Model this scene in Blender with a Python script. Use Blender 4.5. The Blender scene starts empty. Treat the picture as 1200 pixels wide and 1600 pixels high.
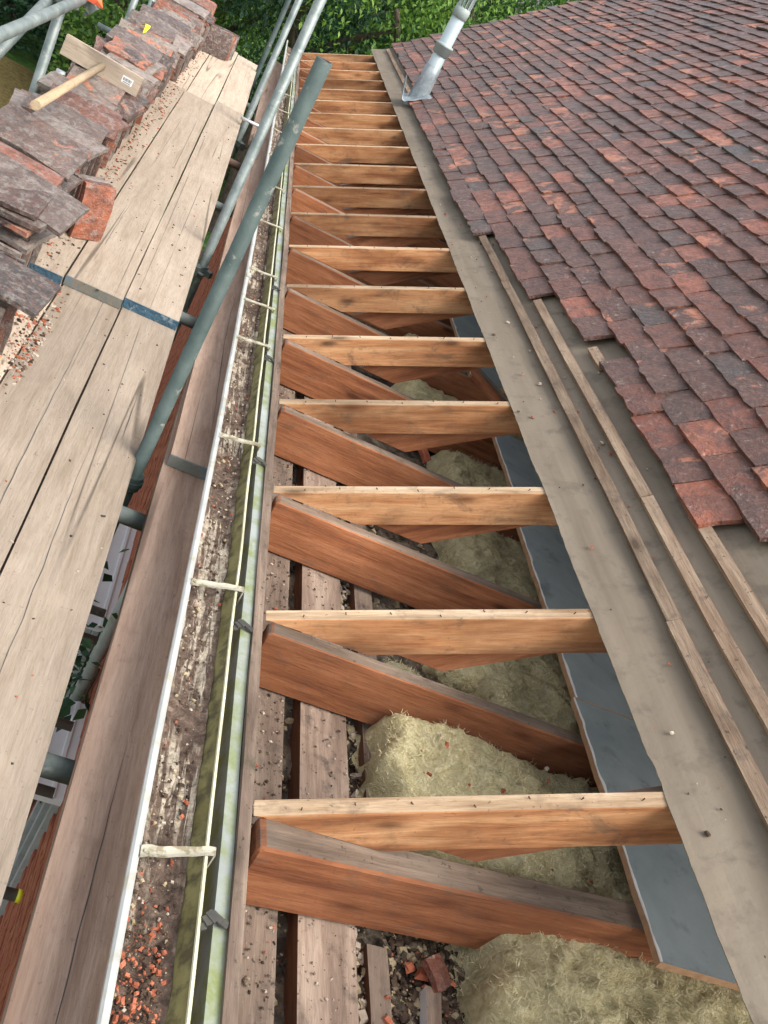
import bpy, bmesh, math, random
from mathutils import Vector, Matrix, noise as mnoise
random.seed(7)
S = bpy.context.scene
C = S.collection
R = math.radians
U = random.uniform

# ------------------------------------------------------------------ camera, sky, sun, exposure
cam = bpy.data.objects.new('camera', bpy.data.cameras.new('camera'))
C.objects.link(cam)
cam.matrix_world = Matrix(((0.879, -0.369, -0.303, -0.558), (-0.064, 0.538, -0.841, -1.267),
                           (0.473, 0.758, 0.449, 1.404), (0, 0, 0, 1)))
_m = cam.matrix_world.to_3x3(); _q = _m.to_quaternion(); _q.normalize()
cam.matrix_world = Matrix.Translation((-0.558, -1.267, 1.404)) @ _q.to_matrix().to_4x4()
cam.data.sensor_fit = 'VERTICAL'; cam.data.sensor_height = 36; cam.data.sensor_width = 27
cam.data.lens = 1503.5 / 1600 * 36
cam.data.clip_start = 0.05; cam.data.clip_end = 600
S.camera = cam

SUN_EL, SUN_AZ = 50, 128
w = bpy.data.worlds.new('World'); S.world = w; w.use_nodes = True
_nt = w.node_tree
_sky = _nt.nodes.new('ShaderNodeTexSky'); _sky.sky_type = 'NISHITA'; _sky.sun_disc = False
_sky.sun_elevation = R(SUN_EL); _sky.sun_rotation = R(SUN_AZ)
_sky.air_density = 1.0; _sky.dust_density = 4.0; _sky.ozone_density = 1.0
_bg = _nt.nodes['Background']; _bg.inputs['Strength'].default_value = 0.15
_hs = _nt.nodes.new('ShaderNodeHueSaturation'); _hs.inputs['Saturation'].default_value = 0.3   # thin overcast: greyer than clear air
_nt.links.new(_sky.outputs[0], _hs.inputs['Color']); _nt.links.new(_hs.outputs[0], _bg.inputs['Color'])
sl = bpy.data.lights.new('sun', 'SUN'); sl.energy = 1.2; sl.angle = R(40); sl.color = (1, 0.94, 0.84)
so = bpy.data.objects.new('sun', sl); C.objects.link(so)
_sd = Vector((math.sin(R(SUN_AZ)) * math.cos(R(SUN_EL)), math.cos(R(SUN_AZ)) * math.cos(R(SUN_EL)), math.sin(R(SUN_EL))))
so.rotation_euler = _sd.to_track_quat('Z', 'Y').to_euler()
S.cycles.diffuse_bounces = 6
S.view_settings.view_transform = 'Standard'; S.view_settings.look = 'None'
S.view_settings.gamma = 1.0; S.view_settings.use_curve_mapping = False
S.view_settings.exposure = 1.32

# ------------------------------------------------------------------ material helpers
class N:
    def __init__(s, name, rough=0.8, spec=0.3):
        s.m = bpy.data.materials.new(name); s.m.use_nodes = True
        s.t = s.m.node_tree; s.b = s.t.nodes['Principled BSDF']
        s.b.inputs['Roughness'].default_value = rough
        s.b.inputs['Specular IOR Level'].default_value = spec
        tc = s.t.nodes.new('ShaderNodeTexCoord'); oi = s.t.nodes.new('ShaderNodeObjectInfo')
        s.rand = oi.outputs['Random']
        sc = s.math('MULTIPLY', s.rand, 37.0)
        cb = s.t.nodes.new('ShaderNodeCombineXYZ')
        for i in range(3): s.t.links.new(sc, cb.inputs[i])
        ad = s.t.nodes.new('ShaderNodeVectorMath'); ad.operation = 'ADD'
        s.t.links.new(tc.outputs['Object'], ad.inputs[0]); s.t.links.new(cb.outputs[0], ad.inputs[1])
        s.co = ad.outputs[0]; s.raw = tc.outputs['Object']
    def _in(s, sock, v):
        if isinstance(v, (int, float)): sock.default_value = v
        elif isinstance(v, (tuple, list)): sock.default_value = tuple(v) + ((1,) if len(sock.default_value) == 4 and len(v) == 3 else ())
        else: s.t.links.new(v, sock)
    def math(s, op, a, b=0.0, clamp=False):
        n = s.t.nodes.new('ShaderNodeMath'); n.operation = op; n.use_clamp = clamp
        s._in(n.inputs[0], a); s._in(n.inputs[1], b); return n.outputs[0]
    def scale(s, v, xyz):
        n = s.t.nodes.new('ShaderNodeVectorMath'); n.operation = 'MULTIPLY'
        s._in(n.inputs[0], v); n.inputs[1].default_value = xyz; return n.outputs[0]
    def noise(s, sc=5, det=4, rough=0.55, dist=0.0, v=None, st=None):
        n = s.t.nodes.new('ShaderNodeTexNoise'); n.inputs['Scale'].default_value = sc
        n.inputs['Detail'].default_value = det; n.inputs['Roughness'].default_value = rough
        n.inputs['Distortion'].default_value = dist
        vv = s.co if v is None else v
        if st: vv = s.scale(vv, st)
        s.t.links.new(vv, n.inputs['Vector']); return n.outputs['Fac']
    def voro(s, sc=5, st=None, feature='F1', out='Distance'):
        n = s.t.nodes.new('ShaderNodeTexVoronoi'); n.feature = feature; n.inputs['Scale'].default_value = sc
        vv = s.scale(s.co, st) if st else s.co
        s.t.links.new(vv, n.inputs['Vector']); return n.outputs[out]
    def ramp(s, f, stops, interp='LINEAR'):
        n = s.t.nodes.new('ShaderNodeValToRGB'); n.color_ramp.interpolation = interp
        e = n.color_ramp.elements
        while len(e) < len(stops): e.new(0.5)
        for i, (p, c) in enumerate(stops):
            e[i].position = p
            e[i].color = (c, c, c, 1) if isinstance(c, (int, float)) else tuple(c) + (1,)
        s._in(n.inputs[0], f); return n.outputs[0]
    def mix(s, f, a, b, mode='MIX'):
        n = s.t.nodes.new('ShaderNodeMix'); n.data_type = 'RGBA'; n.blend_type = mode
        s._in(n.inputs[0], f); s._in(n.inputs[6], a); s._in(n.inputs[7], b); return n.outputs[2]
    def attr(s, name):
        n = s.t.nodes.new('ShaderNodeAttribute'); n.attribute_name = name; return n.outputs['Fac']
    def bump(s, h, strength=0.4, dist=0.01):
        n = s.t.nodes.new('ShaderNodeBump'); n.inputs['Strength'].default_value = strength
        n.inputs['Distance'].default_value = dist
        s._in(n.inputs['Height'], h); s.t.links.new(n.outputs[0], s.b.inputs['Normal'])
    def out(s, col, rough=None):
        s._in(s.b.inputs['Base Color'], col)
        if rough is not None: s._in(s.b.inputs['Roughness'], rough)
        return s.m

def wood(name, dark, mid, light, dirt=(0.08, 0.065, 0.05), dirt_amt=0.4, crack=0.5, knots=True, stain=0.35, rough=0.85, streak=1.0):
    n = N(name, rough, 0.2)
    g = n.noise(1, 5, 0.6, 0.4, st=(3.4 * streak, 38, 38))
    r = n.noise(1, 3, 0.5, 1.6, st=(1.1, 10, 10))
    f = n.math('ADD', n.math('MULTIPLY', g, 0.55), n.math('MULTIPLY', r, 0.45))
    col = n.ramp(f, [(0.36, dark), (0.48, mid), (0.62, light)])
    fib = n.noise(1, 3, 0.7, 0.0, st=(16, 170, 170))
    col = n.mix(n.ramp(fib, [(0.40, 0.2), (0.56, 0.0)]), col, tuple(c * 0.5 for c in dark))
    hue = n.ramp(n.rand, [(0, 0.60), (0.5, 0.98), (1, 1.18)])
    col = n.mix(1.0, col, hue, 'MULTIPLY')
    big = n.noise(2.2, 4, 0.6, 0.3, st=(1, 2.2, 2.2))
    col = n.mix(n.ramp(big, [(0.46, 0.0), (0.66, stain)]), col, tuple(c * 0.5 for c in dark))
    blotch = n.noise(7, 6, 0.7, 0.6, st=(1, 1.6, 1.6))
    col = n.mix(n.ramp(blotch, [(0.56, 0.0), (0.66, min(0.8, stain * 0.9))]), col, dirt)
    pale = n.noise(3.1, 3, 0.5, 0.2, st=(1, 2, 2))
    col = n.mix(n.ramp(pale, [(0.55, 0.0), (0.8, 0.35)]), col, light)
    if knots:
        k = n.voro(1, st=(3.0, 8.5, 8.5))
        col = n.mix(n.ramp(k, [(0.05, 0.85), (0.13, 0.25), (0.22, 0.0)]), col, tuple(c * 0.35 for c in dark))
    if crack:
        cr = n.noise(1, 1.5, 0.4, 0.0, st=(0.11, 6, 0.5))
        d = n.math('ABSOLUTE', n.math('SUBTRACT', cr, 0.5))
        gate = n.ramp(n.noise(0.9, 1, 0.5), [(0.47, 0.0), (0.55, 1.0)])
        line = n.math('MULTIPLY', n.ramp(d, [(0.0025, 1.0), (0.007, 0.0)]), gate)
        col = n.mix(n.math('MULTIPLY', line, crack), col, (0.03, 0.022, 0.017))
    sp = n.noise(16, 5, 0.65)
    col = n.mix(n.ramp(sp, [(0.56, 0.0), (0.72, dirt_amt)]), col, dirt)
    fl = n.noise(75, 2, 0.5)
    col = n.mix(n.ramp(fl, [(0.67, 0.0), (0.73, dirt_amt)]), col, tuple(c * 0.6 for c in dirt))
    n.bump(n.math('ADD', n.math('ADD', n.math('MULTIPLY', g, 0.7), n.math('MULTIPLY', sp, 0.4)), n.math('MULTIPLY', fib, 0.5)), 0.55, 0.007)
    return n.out(col)

M = {}
M['joist'] = wood('joist_pine_side', (0.16, 0.055, 0.026), (0.285, 0.108, 0.047), (0.37, 0.155, 0.074), dirt_amt=0.3, stain=0.35, crack=0.35)
M['joist_top'] = wood('joist_dusty_top', (0.12, 0.085, 0.062), (0.19, 0.14, 0.105), (0.28, 0.215, 0.165), dirt_amt=0.7, crack=0.2)
M['rafter'] = wood('rafter_pine_side', (0.22, 0.085, 0.036), (0.38, 0.175, 0.076), (0.50, 0.28, 0.14), dirt=(0.07, 0.055, 0.04), dirt_amt=0.35, stain=0.6, crack=0.4)
M['rafter_top'] = wood('rafter_pale_top', (0.26, 0.16, 0.09), (0.43, 0.30, 0.185), (0.58, 0.44, 0.30), dirt=(0.10, 0.06, 0.04), dirt_amt=0.5, crack=0.2)
M['board'] = wood('scaffold_board_wood', (0.355, 0.28, 0.208), (0.435, 0.352, 0.272), (0.485, 0.40, 0.316), dirt=(0.24, 0.185, 0.145), dirt_amt=0.4, crack=0.7, stain=0.10, knots=False, streak=0.8)
M['board_b'] = wood('reddish_board_wood', (0.28, 0.18, 0.13), (0.37, 0.255, 0.19), (0.44, 0.315, 0.24), dirt=(0.16, 0.105, 0.08), dirt_amt=0.3, crack=0.9, stain=0.08, knots=False, streak=0.8)
M['plate'] = wood('wall_plate_wood', (0.15, 0.105, 0.08), (0.235, 0.17, 0.13), (0.32, 0.245, 0.19), dirt=(0.06, 0.047, 0.04), dirt_amt=0.8, crack=0.2)
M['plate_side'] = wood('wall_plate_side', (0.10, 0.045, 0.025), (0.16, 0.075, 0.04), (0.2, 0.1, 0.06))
M['fascia'] = wood('fascia_top_wood', (0.11, 0.078, 0.058), (0.18, 0.13, 0.10), (0.27, 0.205, 0.155), dirt=(0.07, 0.06, 0.04), dirt_amt=0.8, crack=0.6)
M['batten'] = wood('batten_wood', (0.20, 0.13, 0.085), (0.30, 0.21, 0.145), (0.42, 0.315, 0.225), dirt=(0.11, 0.085, 0.07), dirt_amt=0.75, crack=0.4)
M['stick'] = wood('broom_wood', (0.5, 0.36, 0.22), (0.6, 0.45, 0.29), (0.66, 0.52, 0.35), dirt_amt=0.2, crack=0, knots=False)
M['offcut'] = wood('fresh_offcut_wood', (0.5, 0.24, 0.1), (0.62, 0.34, 0.16), (0.7, 0.42, 0.22), dirt_amt=0.2)

def tile_mat(name, weather):
    n = N(name, 0.6, 0.5)
    rn = n.math('FRACT', n.math('ADD', n.attr('rnd'), n.rand))
    base = n.ramp(rn, [(0.0, (0.088, 0.036, 0.024)), (0.20, (0.100, 0.046, 0.033)), (0.38, (0.145, 0.049, 0.029)),
                       (0.55, (0.088, 0.048, 0.036)), (0.70, (0.195, 0.058, 0.032)), (0.84, (0.062, 0.053, 0.047)), (0.89, (0.33, 0.10, 0.052))], 'CONSTANT')
    if weather:
        base = n.ramp(rn, [(0.0, (0.23, 0.20, 0.175)), (0.16, (0.075, 0.050, 0.042)), (0.32, (0.17, 0.072, 0.048)), (0.48, (0.13, 0.10, 0.085)),
                           (0.62, (0.27, 0.095, 0.055)), (0.72, (0.055, 0.045, 0.04)), (0.84, (0.31, 0.27, 0.235)), (0.93, (0.38, 0.115, 0.055))], 'CONSTANT')
    big = n.noise(4.5, 4, 0.6, 0.5)
    col = n.mix(n.ramp(big, [(0.4, 0.0), (0.7, 0.25 if weather else 0.6)]), base, (0.150, 0.058, 0.036))
    blot = n.noise(16, 5, 0.65, 0.3)
    col = n.mix(n.ramp(blot, [(0.46, 0.0), (0.60, 0.55)]), col, (0.055, 0.037, 0.034))
    fine = n.noise(55, 5, 0.7, 0.3)
    col = n.mix(n.ramp(fine, [(0.50, 0.0), (0.66, 0.55)]), col, (0.22, 0.115, 0.09))
    # spalled patches of fresh orange clay, on some tiles only
    sp = n.noise(9, 6, 0.68, 0.5)
    gate = n.math('POWER', n.math('FRACT', n.math('MULTIPLY', rn, 7.31)), 0.45 if not weather else 0.5)
    thr = n.math('SUBTRACT', sp, n.math('MULTIPLY', gate, 0.36 if not weather else 0.34))
    mask = n.ramp(thr, [(0.40, 0.0), (0.47, 0.85)])
    orange = n.mix(n.noise(45, 5, 0.7), (0.40, 0.115, 0.055), (0.50, 0.22, 0.125))
    col = n.mix(mask, col, orange)
    li = n.noise(30 if weather else 26, 6, 0.75, 0.0 if weather else 0.4)
    amt = 0.5 if weather else 0.75
    lo = 0.50 if weather else 0.60
    col = n.mix(n.ramp(li, [(lo, 0.0), (lo + 0.09, amt)]), col, (0.27, 0.25, 0.225) if weather else (0.42, 0.38, 0.34))
    if weather:
        dk = n.noise(9, 6, 0.78, 0.0)
        col = n.mix(n.ramp(dk, [(0.52, 0.0), (0.68, 0.55)]), col, (0.04, 0.036, 0.034))
    n.bump(n.math('ADD', n.math('ADD', n.math('MULTIPLY', blot, 0.8), n.math('MULTIPLY', sp, 0.6)), n.math('MULTIPLY', fine, 0.6)), 0.9, 0.018)
    rg = n.ramp(blot, [(0.3, 0.28), (0.7, 0.55)])
    return n.out(col, rg)
M['tile'] = tile_mat('clay_roof_tile', False)
M['tile_old'] = tile_mat('weathered_clay_tile', True)

def simple(name, a, b, sc=8, rough=0.7, spec=0.4, metal=0.0, spots=None, bmp=0.2, bd=0.004, st=None):
    n = N(name, rough, spec); n.b.inputs['Metallic'].default_value = metal
    f = n.noise(sc, 5, 0.6, 0.3, st=st)
    col = n.ramp(f, [(0.32, a), (0.68, b)])
    if spots:
        c, lo, hi, amt, ssc = spots
        col = n.mix(n.ramp(n.noise(ssc, 5, 0.65, 0.2), [(lo, 0.0), (hi, amt)]), col, c)
    n.bump(n.noise(sc * 6, 4, 0.6), bmp, bd)
    return n.out(col)
M['tube'] = simple('galvanised_tube', (0.11, 0.14, 0.135), (0.24, 0.275, 0.265), 11, 0.5, 0.5, 0.3, ((0.34, 0.34, 0.32), 0.58, 0.66, 0.6, 17), 0.3)
M['tube_dark'] = simple('dull_green_grey_tube', (0.035, 0.055, 0.052), (0.075, 0.10, 0.094), 9, 0.65, 0.25, 0.0, ((0.26, 0.24, 0.20), 0.61, 0.68, 0.7, 14), 0.35)
M['tube_in'] = simple('tube_inside', (0.03, 0.03, 0.03), (0.06, 0.06, 0.055))
M['rust'] = simple('rusty_tube', (0.12, 0.07, 0.05), (0.2, 0.13, 0.1), 9, 0.8)
M['rust_dark'] = simple('rusty_nail', (0.05, 0.03, 0.02), (0.10, 0.06, 0.04), 40, 0.9)
M['bright_steel'] = simple('bright_steel', (0.5, 0.52, 0.52), (0.62, 0.64, 0.64), 12, 0.4, 0.5, 0.5)
M['band'] = simple('blue_painted_band', (0.03, 0.075, 0.12), (0.055, 0.13, 0.19), 14, 0.5, 0.5, 0.2, ((0.24, 0.28, 0.30), 0.55, 0.64, 0.8, 30), 0.9, 0.01)
M['band_worn'] = simple('worn_board_end', (0.12, 0.14, 0.13), (0.2, 0.17, 0.13), 18, 0.8, 0.3, 0, ((0.06, 0.17, 0.25), 0.52, 0.6, 0.8, 9), 0.5, 0.006)
M['felt'] = simple('grey_roofing_felt', (0.155, 0.124, 0.090), (0.235, 0.194, 0.146), 6, 0.8, 0.25, 0, ((0.11, 0.09, 0.07), 0.53, 0.68, 0.6, 13), 0.35, 0.006, st=(1.6, 0.10, 1.6))
M['white_pvc'] = simple('white_plastic', (0.33, 0.34, 0.325), (0.45, 0.455, 0.44), 9, 0.45, 0.5, 0, ((0.30, 0.27, 0.15), 0.55, 0.68, 0.7, 16), 0.1)
M['white_paint'] = simple('clean_white_plastic', (0.74, 0.76, 0.76), (0.8, 0.82, 0.82), 5, 0.4)
M['gut_in'] = simple('stained_gutter_inside', (0.10, 0.085, 0.05), (0.2, 0.175, 0.10), 14, 0.7, 0.3)
M['gut_back'] = simple('olive_algae_gutter', (0.16, 0.138, 0.05), (0.29, 0.26, 0.11), 10, 0.75, 0.3, 0, ((0.06, 0.05, 0.03), 0.46, 0.60, 0.75, 22), 0.3)
M['pale_edge'] = simple('pale_gutter_edge', (0.42, 0.41, 0.26), (0.60, 0.58, 0.42), 8, 0.6, 0.4, 0, ((0.2, 0.2, 0.08), 0.6, 0.7, 0.6, 12))
M['clad'] = simple('algae_white_cladding', (0.22, 0.245, 0.225), (0.32, 0.345, 0.325), 5, 0.55, 0.4, 0, ((0.17, 0.20, 0.06), 0.44, 0.60, 0.92, 9), 0.3, 0.004, st=(1, 0.35, 1))
M['bracket'] = simple('lichen_bracket', (0.28, 0.26, 0.19), (0.42, 0.40, 0.33), 18, 0.7, 0.3, 0, ((0.16, 0.13, 0.07), 0.48, 0.60, 0.8, 40), 0.3)
M['clip'] = simple('dark_clip', (0.03, 0.03, 0.028), (0.07, 0.065, 0.055), 20)
M['loft'] = simple('blue_grey_board', (0.20, 0.235, 0.245), (0.29, 0.325, 0.33), 5, 0.55, 0.4, 0, ((0.13, 0.14, 0.14), 0.56, 0.70, 0.7, 12), 0.3)
M['loft_edge'] = simple('chipboard_edge', (0.30, 0.17, 0.09), (0.42, 0.26, 0.15), 30, 0.9, 0.1, 0, None, 0.6)
M['torn'] = simple('torn_white_paper', (0.6, 0.6, 0.57), (0.72, 0.72, 0.69), 20)
M['pipe'] = simple('pale_grey_plastic_pipe', (0.27, 0.335, 0.36), (0.34, 0.40, 0.425), 4, 0.4, 0.5)
M['pipe_grey'] = simple('grey_green_collar', (0.26, 0.31, 0.30), (0.34, 0.39, 0.38), 9, 0.5, 0.4)
M['lead'] = simple('weathered_lead', (0.14, 0.17, 0.19), (0.33, 0.37, 0.39), 9, 0.5, 0.5, 0.25, ((0.5, 0.53, 0.54), 0.58, 0.7, 0.6, 16), 0.4)
M['mortar'] = simple('old_mortar', (0.11, 0.083, 0.058), (0.24, 0.19, 0.135), 14, 0.95, 0.1, 0, ((0.04, 0.033, 0.03), 0.44, 0.58, 0.85, 12), 0.7, 0.01)
M['flake'] = simple('mortar_flake', (0.27, 0.21, 0.125), (0.42, 0.345, 0.22), 20, 0.95, 0.1)
M['crumb'] = simple('orange_clay_crumb', (0.20, 0.06, 0.034), (0.36, 0.12, 0.066), 25, 0.9, 0.1)
M['soil'] = simple('dark_grit', (0.035, 0.024, 0.018), (0.10, 0.068, 0.048), 25, 0.95, 0.1)
M['dust'] = simple('pale_grit', (0.3, 0.24, 0.19), (0.5, 0.42, 0.34), 30, 0.95, 0.1)
M['brick'] = simple('red_brick', (0.28, 0.085, 0.05), (0.42, 0.15, 0.085), 7, 0.9, 0.2, 0, ((0.40, 0.19, 0.11), 0.58, 0.68, 0.7, 9), 0.4)
M['plaster'] = simple('grey_plaster', (0.3, 0.28, 0.25), (0.36, 0.34, 0.3), 6, 0.9)
M['tie'] = simple('yellow_plastic', (0.72, 0.66, 0.02), (0.8, 0.75, 0.04), 5, 0.4)
M['cloth'] = simple('orange_netting', (0.6, 0.08, 0.03), (0.72, 0.16, 0.07), 20, 0.8)
M['paper'] = simple('white_sticker', (0.66, 0.67, 0.66), (0.75, 0.75, 0.74), 9, 0.6)
M['ink'] = simple('black_print', (0.03, 0.03, 0.03), (0.06, 0.06, 0.06), 9, 0.6)
M['bristle'] = simple('straw_bristle', (0.16, 0.11, 0.06), (0.33, 0.25, 0.15), 30, 0.9)
M['bark'] = simple('bark', (0.07, 0.055, 0.04), (0.14, 0.11, 0.085), 12, 0.95, 0.1, 0, None, 0.8, 0.03)
M['glass'] = simple('dark_window_glass', (0.03, 0.04, 0.045), (0.05, 0.06, 0.065), 3, 0.08, 0.6)

def leafy(name, a, b, c):
    n = N(name, 0.55, 0.35)
    rn = n.math('FRACT', n.math('ADD', n.attr('rnd'), n.math('MULTIPLY', n.rand, 0.15)))
    col = n.ramp(rn, [(0.0, a), (0.55, b), (1.0, c)])
    n.b.inputs['Transmission Weight'].default_value = 0.0
    tr = n.t.nodes.new('ShaderNodeBsdfTranslucent'); mx = n.t.nodes.new('ShaderNodeMixShader')
    n.t.links.new(col, n.b.inputs['Base Color']); n.t.links.new(col, tr.inputs['Color'])
    mx.inputs[0].default_value = 0.35
    n.t.links.new(n.b.outputs[0], mx.inputs[1]); n.t.links.new(tr.outputs[0], mx.inputs[2])
    n.t.links.new(mx.outputs[0], n.t.nodes['Material Output'].inputs['Surface'])
    return n.m
M['leaf'] = leafy('leaf_green', (0.026, 0.065, 0.02), (0.055, 0.125, 0.032), (0.11, 0.21, 0.045))
M['leaf_lt'] = leafy('leaf_light_green', (0.05, 0.12, 0.022), (0.12, 0.24, 0.04), (0.25, 0.38, 0.065))
M['leaf_dk'] = leafy('leaf_dark_green', (0.016, 0.045, 0.026), (0.032, 0.085, 0.042), (0.056, 0.135, 0.052))

def wool_mat():
    n = N('mineral_wool', 0.97, 0.05)
    f = n.noise(28, 6, 0.7, 1.2); g = n.noise(5, 4, 0.6, 0.5); h = n.noise(110, 3, 0.6, 2.0)
    col = n.ramp(f, [(0.3, (0.42, 0.345, 0.165)), (0.5, (0.68, 0.595, 0.335)), (0.7, (0.82, 0.74, 0.48))])
    col = n.mix(n.ramp(g, [(0.5, 0.0), (0.72, 0.5)]), col, (0.40, 0.36, 0.22))
    d = n.noise(9, 6, 0.7, 0.6)
    col = n.mix(n.ramp(d, [(0.62, 0.0), (0.72, 0.7)]), col, (0.07, 0.058, 0.045))
    n.bump(n.math('ADD', n.math('MULTIPLY', f, 1.0), n.math('MULTIPLY', h, 0.5)), 0.9, 0.025)
    return n.out(col)
M['wool'] = wool_mat()

M['wool_fibre'] = simple('wool_strands', (0.52, 0.45, 0.24), (0.76, 0.69, 0.46), 40, 0.95, 0.05)
def moss_mat():
    n = N('gutter_silt', 0.95, 0.1)
    f = n.noise(40, 6, 0.7, 0.5)
    col = n.ramp(f, [(0.3, (0.035, 0.025, 0.02)), (0.55, (0.12, 0.085, 0.066)), (0.75, (0.26, 0.20, 0.155))])
    st = n.noise(1, 5, 0.65, 0.5, st=(62, 4, 62)); gt = n.noise(2.6, 3, 0.6, 0.4)
    mk = n.math('MULTIPLY', n.ramp(st, [(0.49, 0.0), (0.57, 1.0)]), n.ramp(gt, [(0.42, 0.0), (0.55, 0.9)]))
    pw = n.ramp(n.noise(60, 4, 0.7), [(0.35, 0.25), (0.6, 0.95)])
    col = n.mix(n.math('MULTIPLY', mk, pw), col, (0.52, 0.46, 0.36))
    sp = n.noise(24, 4, 0.6, 0.2)
    col = n.mix(n.ramp(sp, [(0.69, 0.0), (0.72, 0.9)]), col, (0.42, 0.10, 0.05))
    n.bump(f, 0.8, 0.012)
    return n.out(col)
M['silt'] = moss_mat()
M['grass'] = simple('meadow_grass', (0.03, 0.075, 0.015), (0.075, 0.14, 0.03), 1.5, 0.95, 0.1, 0, ((0.02, 0.05, 0.015), 0.5, 0.65, 0.8, 5), 0.8, 0.1)
M['straw'] = simple('brown_straw_ground', (0.10, 0.08, 0.03), (0.22, 0.165, 0.065), 9, 0.95, 0.1, 0, ((0.06, 0.055, 0.02), 0.52, 0.64, 0.8, 25), 0.8, 0.08)

# ------------------------------------------------------------------ object helpers
def link(name, me, mats=(), parent=None, loc=None, rot=None):
    if not me.materials:
        for m in mats: me.materials.append(M[m] if isinstance(m, str) else m)
    o = bpy.data.objects.new(name, me); C.objects.link(o)
    if loc is not None: o.location = loc
    if rot is not None: o.rotation_euler = rot
    if parent is not None: o.parent = parent
    return o
def tag(o, label, cat, group=None):
    o['label'] = label; o['category'] = cat
    if group: o['group'] = group
    return o
def empty(name, loc, label, cat, group=None, rot=(0, 0, 0)):
    o = bpy.data.objects.new(name, None); C.objects.link(o); o.location = loc; o.rotation_euler = rot
    o.empty_display_size = 0.1
    return tag(o, label, cat, group)
def pyd(name, v, f, mi=None, smooth=False):
    me = bpy.data.meshes.new(name); me.from_pydata([tuple(a) for a in v], [], f)
    if mi:
        for p, i in zip(me.polygons, mi): p.material_index = i
    if smooth:
        for p in me.polygons: p.use_smooth = True
    me.update(); return me
def frombm(name, bm):
    me = bpy.data.meshes.new(name); bmesh.ops.recalc_face_normals(bm, faces=bm.faces); bm.to_mesh(me); bm.free(); return me
def add_box(bm, c, d, rot=None, mi=0):
    r = bmesh.ops.create_cube(bm, size=1)
    mt = Matrix.Translation(c) @ (rot.to_4x4() if rot else Matrix()) @ Matrix.Diagonal((d[0], d[1], d[2], 1))
    bmesh.ops.transform(bm, matrix=mt, verts=r['verts'])
    for v in r['verts']:
        for f in v.link_faces: f.material_index = mi
    return r['verts']
def box(name, d, bev=0.003, wob=0.0, seg=1):
    """box with long side along local x, origin at its centre"""
    bm = bmesh.new()
    xs = [d[0] * (i / seg - 0.5) for i in range(seg + 1)]
    ring = []
    s0 = U(0, 99)
    for x in xs:
        wy = mnoise.noise((x * 1.3, s0, 0)) * wob; wz = mnoise.noise((x * 1.1, s0, 9)) * wob
        ring.append([bm.verts.new((x, sy * d[1] / 2 + wy + mnoise.noise((x * 9, sy, s0)) * wob * 0.5, sz * d[2] / 2 + wz + mnoise.noise((x * 9, sz, s0 + 5)) * wob * 0.4))
                     for sy, sz in ((-1, -1), (1, -1), (1, 1), (-1, 1))])
    for i in range(seg):
        for j in range(4):
            f = bm.faces.new((ring[i][j], ring[i][(j + 1) % 4], ring[i + 1][(j + 1) % 4], ring[i + 1][j]))
            f.material_index = 1 if j == 2 else 0
    bm.faces.new(ring[0][::-1]); bm.faces.new(ring[-1])
    if bev:
        ed = [e for e in bm.edges if len(e.link_faces) == 2 and e.calc_face_angle(0) > 0.7]
        bmesh.ops.bevel(bm, geom=ed, offset=bev, segments=1, affect='EDGES')
    return frombm(name, bm)
def prism(name, poly, y0, y1, topfaces=(), bev=0.002):
    """polygon in the XZ plane pushed along Y; edges listed in topfaces take material 1"""
    bm = bmesh.new()
    a = [bm.verts.new((x, y0, z)) for x, z in poly]; b = [bm.verts.new((x, y1, z)) for x, z in poly]
    n = len(poly)
    for i in range(n):
        f = bm.faces.new((a[i], a[(i + 1) % n], b[(i + 1) % n], b[i])); f.material_index = 1 if i in topfaces else 0
    bm.faces.new(a[::-1]); bm.faces.new(b)
    if bev: bmesh.ops.bevel(bm, geom=[e for e in bm.edges], offset=bev, segments=1, affect='EDGES')
    return frombm(name, bm)
def tube_mesh(name, L, r=0.02415, t=0.004, seg=20, hollow=True):
    """tube along local x from 0 to L"""
    v, f, mi = [], [], []
    def ring(x, rr): 
        b = len(v)
        for i in range(seg):
            a = 2 * math.pi * i / seg; v.append((x, rr * math.cos(a), rr * math.sin(a)))
        return b
    o0, o1 = ring(0, r), ring(L, r); i0, i1 = ring(0, r - t), ring(L, r - t)
    for i in range(seg):
        j = (i + 1) % seg
        f += [(o0 + i, o1 + i, o1 + j, o0 + j), (i0 + j, i1 + j, i1 + i, i0 + i), (o1 + i, i1 + i, i1 + j, o1 + j), (o0 + j, i0 + j, i0 + i, o0 + i)]
        mi += [0, 1, 0, 0]
    me = pyd(name, v, f, mi)
    for k, p in enumerate(me.polygons):
        if k % 4 < 2: p.use_smooth = True
    return me
def tube(name, a, b, mat, label, group=None, r=0.02415, cat='scaffold tube', t=0.004):
    a, b = Vector(a), Vector(b); d = b - a
    o = link(name, tube_mesh(name, d.length, r, t), (mat, 'tube_in'))
    o.location = a; o.rotation_euler = d.to_track_quat('X', 'Z').to_euler()
    return tag(o, label, cat, group)
_cp = None
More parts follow.
